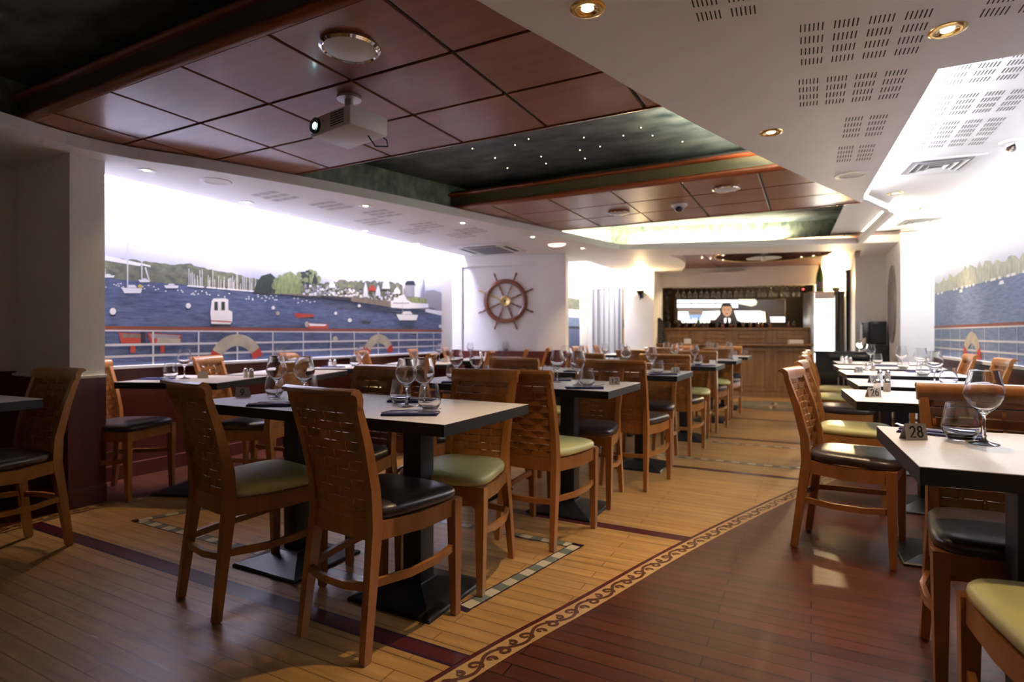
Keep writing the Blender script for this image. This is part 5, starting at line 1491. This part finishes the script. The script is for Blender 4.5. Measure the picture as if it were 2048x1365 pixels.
tag(bx_obj('red_folder', BP(1532, 690, .0)[0], BP(1572, 690, .0)[0], -.10, .05, .915, .925, M['inlay_red']), 'flat red folder lying on the bar ledge beside the white box', 'folder')
# red pilot light
b = MB(); b.lathe([(.001, -.015), (.012, -.01), (.016, 0), (.012, .01), (.001, .015)], 14); o = b.build('pilot_light', M['red_bulb'], smooth=60); u, z = BP(1606, 579, .6); x, y = BW(u, .6); o.location = (x, y, z); tag(o, 'small red pilot light glowing right of the glass rack', 'light')

# fridge with glass front, bottle on top, lamp, glossy columns
def fridge():
    v = -.10
    u0, z1 = BP(1622, 583, v); u1 = BP(1669, 600, v)[0]
    r = bar_root('drinks_fridge', 0, v); tag(r, 'tall drinks fridge with a brightly lit white front right of the bar', 'fridge')
    b = MB(); b.box(u0, u1, .02, .55, 0, z1, .008); b.build('cabinet', M['steel'], r, smooth=30)
    b = MB(); b.box(u0 + .055, u1 - .01, .004, .02, .12, z1 - .02, .002); d = b.build('door', M['fridge_lit'], r, smooth=0)
    b = MB(); b.box(u0 + .005, u0 + .05, -.004, .02, .06, z1, .004); b.build('door_frame', M['steel'], r, smooth=30)
    b = MB(); b.box(u0 + .028, u0 + .044, -.035, -.015, .9, 1.5, .004); b.box(u0 + .03, u0 + .042, -.016, -.004, .92, .94); b.box(u0 + .03, u0 + .042, -.016, -.004, 1.46, 1.48); b.build('handle', M['chrome'], r, smooth=30)
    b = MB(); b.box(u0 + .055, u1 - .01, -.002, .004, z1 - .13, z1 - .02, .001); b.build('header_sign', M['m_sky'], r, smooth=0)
    return u0, u1, z1, v
fu0, fu1, fz, fv = fridge()
u = BP(1640, 570, fv + .2)[0]; x, y = BW(u, fv + .2)
b = MB(); b.lathe([(.001, 0), (.058, 0), (.063, .01), (.063, .22), (.055, .30), (.022, .42), (.018, .56), (.021, .57), (.021, .60), (.001, .60)], 24)
o = b.build('champagne_bottle', M['green_glass'], smooth=45); o.location = (x, y, fz); tag(o, 'very large green champagne bottle standing on top of the fridge', 'bottle')
b = MB(); b.lathe([(.0632, .05), (.0640, .05), (.0640, .17), (.0632, .17)], 24); b.build('paper_label', M['label_p'], o, smooth=45)
b = MB(); b.lathe([(.0195, .45), (.0235, .45), (.0225, .605), (.001, .606)], 20); b.build('foil', M['gold'], o, smooth=45)
uu, zz = BP(1672, 578, .72); x, y = BW(uu, .72); wall_lamp(x, y, zz - .02, 1.1, 'bright torch wall lamp glowing beside the champagne bottle', 'shade_lit', 150)
def column(px0, px1, py, v, label):
    u0, z1 = BP(px0, py, v); u1 = BP(px1, py, v)[0]; rr = (u1 - u0) / 2
    x, y = BW((u0 + u1) / 2, v); b = MB(); b.lathe([(.001, 0), (rr * 1.15, 0), (rr * 1.15, .06), (rr, .08), (rr, z1 - .06), (rr * 1.12, z1 - .04), (rr * 1.12, z1), (.001, z1)], 28)
    o = b.build('glossy_column', M['black_gloss'], smooth=40); o.location = (x, y, 0); tag(o, label, 'column', 'glossy black columns by the fridge')
column(1669, 1689, 583, -.30, 'thick glossy black column right beside the lit fridge'); column(1691, 1703, 540, -.25, 'thinner tall glossy black column before the grey wall'); column(1704, 1713, 522, -.45, 'narrowest glossy black column against the edge of the grey wall')
# pendant lamp in the round recess, brass rings
def pendant():
    x, y = -.62, 9.15
    r = empty('pendant_lamp', (x, y, 2.27)); tag(r, 'wide white pendant lamp hanging in the round ceiling recess', 'ceiling light')
    b = MB(); b.lathe([(.001, .14), (.10, .14), (.085, .05), (.06, .0), (.001, .0)], 28); b.build('canopy', M['black_gloss'], r, smooth=40)
    b = MB(); b.lathe([(.03, -.02), (.12, -.035), (.24, -.065), (.245, -.07), (.12, -.045), (.03, -.03)], 36); b.build('shade', M['plastic_white'], r, smooth=50)
    b = MB(); b.lathe([(.001, .0), (.02, .0), (.02, -.04), (.04, -.075), (.035, -.105), (.001, -.12)], 20); b.build('bulb', M['lamp_off'], r, smooth=50)
pendant()
b = MB(); nn = 60
b.tube([(-.52 + .80 * math.cos(2 * PI * k / nn), 9.25 + .80 * math.sin(2 * PI * k / nn), 2.262) for k in range(nn)], .014, 8, closed=True)
struct(b.build('trim_4', M['brass'], smooth=60))
for k, (px, py) in enumerate(((1404, 516), (1421, 518), (1446, 511), (1446, 520), (1603, 514), (1627, 512))):
    x, y = at(px, py, 2.262); o = put('dl_gold', x, y, 2.262, 'tiny gold downlight on the rim of the round ceiling recess', 'downlights round the recess'); o.scale = (.6, .6, .6)
    spot(x, y, 2.25, 7, size=110)
# dark flat monitor on a black stand, cutlery console, lit clamp lamp, wall plaque
def monitor():
    P0 = (0.0, 9.10); u0, z1 = on_plane(1740, 643, P0, (1, 0)); u1 = min(on_plane(1806, 643, P0, (1, 0))[0], .905); z0 = on_plane(1770, 690, P0, (1, 0))[1]
    r = empty('monitor', ((u0 + u1) / 2, 9.10, 0), 0); tag(r, 'dark boxy monitor standing on a black cabinet before the grey wall', 'monitor')
    w = (u1 - u0) / 2
    b = MB(); b.box(-w, w, 0, .22, z0, z1, .008); b.build('casing', M['black_plastic'], r, smooth=30)
    b = MB(); b.box(-w + .025, w - .02, -.003, .004, z0 + .025, z1 - .03, .001); b.build('screen', M['screen'], r, smooth=0)
    b = MB(); b.box(-w - .10, -w, .03, .2, z0, z1 - .02, .006); b.build('side_rack', M['black_plastic'], r, smooth=30)
    b = MB(); b.box(-w - .104, -w - .085, .022, .03, z0 + .02, z1 - .04); b.build('strip', M['steel'], r, smooth=0)
    c = bx_obj2('media_cabinet', u0 - .12, u1 + .01, 9.06, 9.40, 0, z0, 'black_plastic'); tag(c, 'low black cabinet under the dark monitor', 'cabinet')
def bx_obj2(name, x0, x1, y0, y1, z0, z1, m):
    r = empty(name, ((x0 + x1) / 2, (y0 + y1) / 2, z0)); w, d, h = (x1 - x0) / 2, (y1 - y0) / 2, z1 - z0
    b = MB(); b.box(-w, w, -d, d, 0, h - .03, .003); b.build('body', M[m], r, smooth=0)
    b = MB(); b.box(-w - .012, w + .0, -d - .012, d, h - .03, h, .004); b.build('top', M[m], r, smooth=0)
    for s in (-1, 1):
        b = MB(); b.box(min(0, s * w) + .01, max(0, s * w) - .01, -d - .010, -d, .06, h - .05, .003); dr = b.build('door', M[m], r, smooth=0)
        b = MB(); b.box(-s * -.03 - .006, -s * -.03 + .006, -d - .022, -d - .010, h * .5, h * .5 + .10, .002); b.build('handle', M['steel'], dr, smooth=0)
    return r
monitor()
xa, ya = at(1640, 722, .80)
c = bx_obj2('waiter_console', .05, .62, 8.25, 8.65, 0, .86, 'black_gloss'); tag(c, 'black waiter console with cutlery before the glossy columns', 'cabinet')
def clamp_lamp():
    P0 = (0.0, 8.3); u, z = on_plane(1713, 712, P0, (1, 0)); u2, z2 = on_plane(1728, 690, P0, (1, 0))
    r = empty('desk_lamp', (u2 + .06, 8.42, .86)); tag(r, 'small chrome lamp with blinding white head on the black console', 'lamp')
    h = z2 - .86 + .06
    b = MB(); b.lathe([(.001, 0), (.05, 0), (.05, .012), (.012, .02), (.001, .02)], 20, (-.04, .08, 0)); b.build('foot', M['chrome'], r, smooth=40)
    b = MB(); b.tube([(-.04, .08, .015), (-.02, .07, h * .6), (-.05, .0, h)], .006, 8); b.build('stem', M['chrome'], r, smooth=60)
    b = MB(); b.M = Matrix.Translation((-.05, -.02, h)) @ Matrix.Rotation(math.radians(38), 4, 'Y') @ Matrix.Rotation(math.radians(-25), 4, 'X')
    b.lathe([(.012, .03), (.02, .01), (.036, -.05), (.040, -.10), (.037, -.10), (.02, -.0)], 20); hd = b.build('lamp_head', M['chrome'], r, smooth=50)
    b = MB(); b.M = Matrix.Translation((-.05, -.02, h)) @ Matrix.Rotation(math.radians(38), 4, 'Y') @ Matrix.Rotation(math.radians(-25), 4, 'X')
    b.lathe([(.001, -.03), (.030, -.05), (.0365, -.098), (.03, -.112), (.001, -.118)], 20); b.build('bulb', M['clamp_lit'], hd, smooth=60)
clamp_lamp()
# oval plaque on the side of the white pillar
b = MB(); n_ = 40
b.loft([[(0.93 - o, 8.72 + k * .36 * math.cos(2 * PI * i / n_), 1.46 + k * .50 * math.sin(2 * PI * i / n_)) for i in range(n_)] for o, k in ((0, 1), (.018, 1), (.022, .96), (.016, .90))])
o = b.build('oval_plaque', mat('plaque', (0.16, 0.15, 0.17), 0.5, col2=(0.34, 0.31, 0.30), nscale=(9, 9, 9)), smooth=40); tag(o, 'dark oval plaque on the side of the white pillar', 'plaque')

# ================================================================ LIGHT
def strip_light(name, p0, p1, width, power, col, aim):
    p0, p1 = Vector(p0), Vector(p1); x = (p1 - p0); L = x.length; x.normalize()
    z = -Vector(aim).normalized(); z = (z - x * z.dot(x)).normalized(); y = z.cross(x)
    l = bpy.data.lights.new(name, 'AREA'); l.shape = 'RECTANGLE'; l.size = L; l.size_y = width; l.energy = power; l.color = col
    o = bpy.data.objects.new(name, l); COL.objects.link(o)
    c = (p0 + p1) / 2
    o.matrix_world = Matrix(((x.x, y.x, z.x, c.x), (x.y, y.y, z.y, c.y), (x.z, y.z, z.z, c.z), (0, 0, 0, 1)))
    return o
COOL = (0.74, 0.72, 1.0); WARM = (1.0, 0.88, 0.60)
strip_light('mural_slot_light', (-4.385, 2.03, 2.335), (-4.385, 6.55, 2.335), .06, 74, COOL, (-.14, 0, -1))
strip_light('alcove_slot_light', (-3.05, 7.6, 2.40), (-3.05, 10.1, 2.40), .10, 26, (0.88, 0.89, 1.0), (-.5, 0, -1))
strip_light('cove_light', (LIP(3.0) + .035, 3.0, 2.225), (LIP(5.5) + .035, 5.5, 2.225), .03, 26, (0.90, 0.92, 1.0), (.55, 0, 1))
strip_light('right_wall_light', (XR(2.95) - .07, 2.95, 2.285), (XR(5.6) - .07, 5.6, 2.285), .05, 20, (0.86, 0.90, 1.0), (.30, 0, -1))
strip_light('right_wall_light', (XR(5.7) - .07, 5.7, 2.285), (XR(7.9) - .07, 7.9, 2.285), .05, 18, (0.86, 0.90, 1.0), (.30, 0, -1))
strip_light('recess_cove_light', (-2.1, end_y(-2.1) + .07, 2.235), (.42, end_y(.42) + .07, 2.235), .03, 60, WARM, (0, .5, 1))
strip_light('recess_cove_light', (LX(6.1) - .07, 6.1, 2.235), (LX(7.15) - .07, 7.15, 2.235), .03, 24, WARM, (-.5, 0, 1))
strip_light('recess_cove_light', (RR(6.3) + .035, 6.3, 2.215), (RR(7.9) + .035, 7.9, 2.215), .02, 16, WARM, (.5, 0, 1))
strip_light('recess_cove_light', (RX(3.15) + .07, 3.15, 2.235), (RX(4.4) + .07, 4.4, 2.235), .03, 60, WARM, (-.5, 0, 1))
# projector beam
# a downlight above the frame, then two unseen fill spots added for brightness
for x, y, p in ((.60, 1.15, 12), (.45, -.8, 5), (-4.2, .3, 3)):
    spot(x, y, ZS - .012, p * SPOTK)
w = bpy.data.worlds.new('World'); SC.world = w; w.use_nodes = True
w.node_tree.nodes['Background'].inputs['Color'].default_value = (0.02, 0.02, 0.025, 1); w.node_tree.nodes['Background'].inputs['Strength'].default_value = 1.0

# park the prototypes that were never placed, drop unused ones
for o in list(PR.values()) + list(CH.values()) + list(TB.values()):
    k = [n for n, q in list(PR.items()) + list(CH.items()) + list(TB.items()) if q is o][0]
    if k not in USED:
        for ch in list(o.children): bpy.data.objects.remove(ch)
        bpy.data.objects.remove(o)

# ================================================================ CAMERA
cam = bpy.data.cameras.new('camera'); co = bpy.data.objects.new('camera', cam); COL.objects.link(co)
co.location = (0, 0, CAMH); co.rotation_euler = (PI / 2, 0, YAW)
cam.sensor_width = 36.0; cam.lens = FP / 2048 * 36.0
cam.shift_y = -(682.5 - HOR) / 2048.0
cam.clip_start = 0.05
cam.dof.use_dof = True; cam.dof.focus_distance = 1.95; cam.dof.aperture_fstop = 2.4
SC.camera = co
SC.cycles.sample_clamp_indirect = 5.0
SC.view_settings.view_transform = 'Standard'; SC.view_settings.look = 'None'; SC.view_settings.gamma = 1.0
SC.view_settings.exposure = 0.90
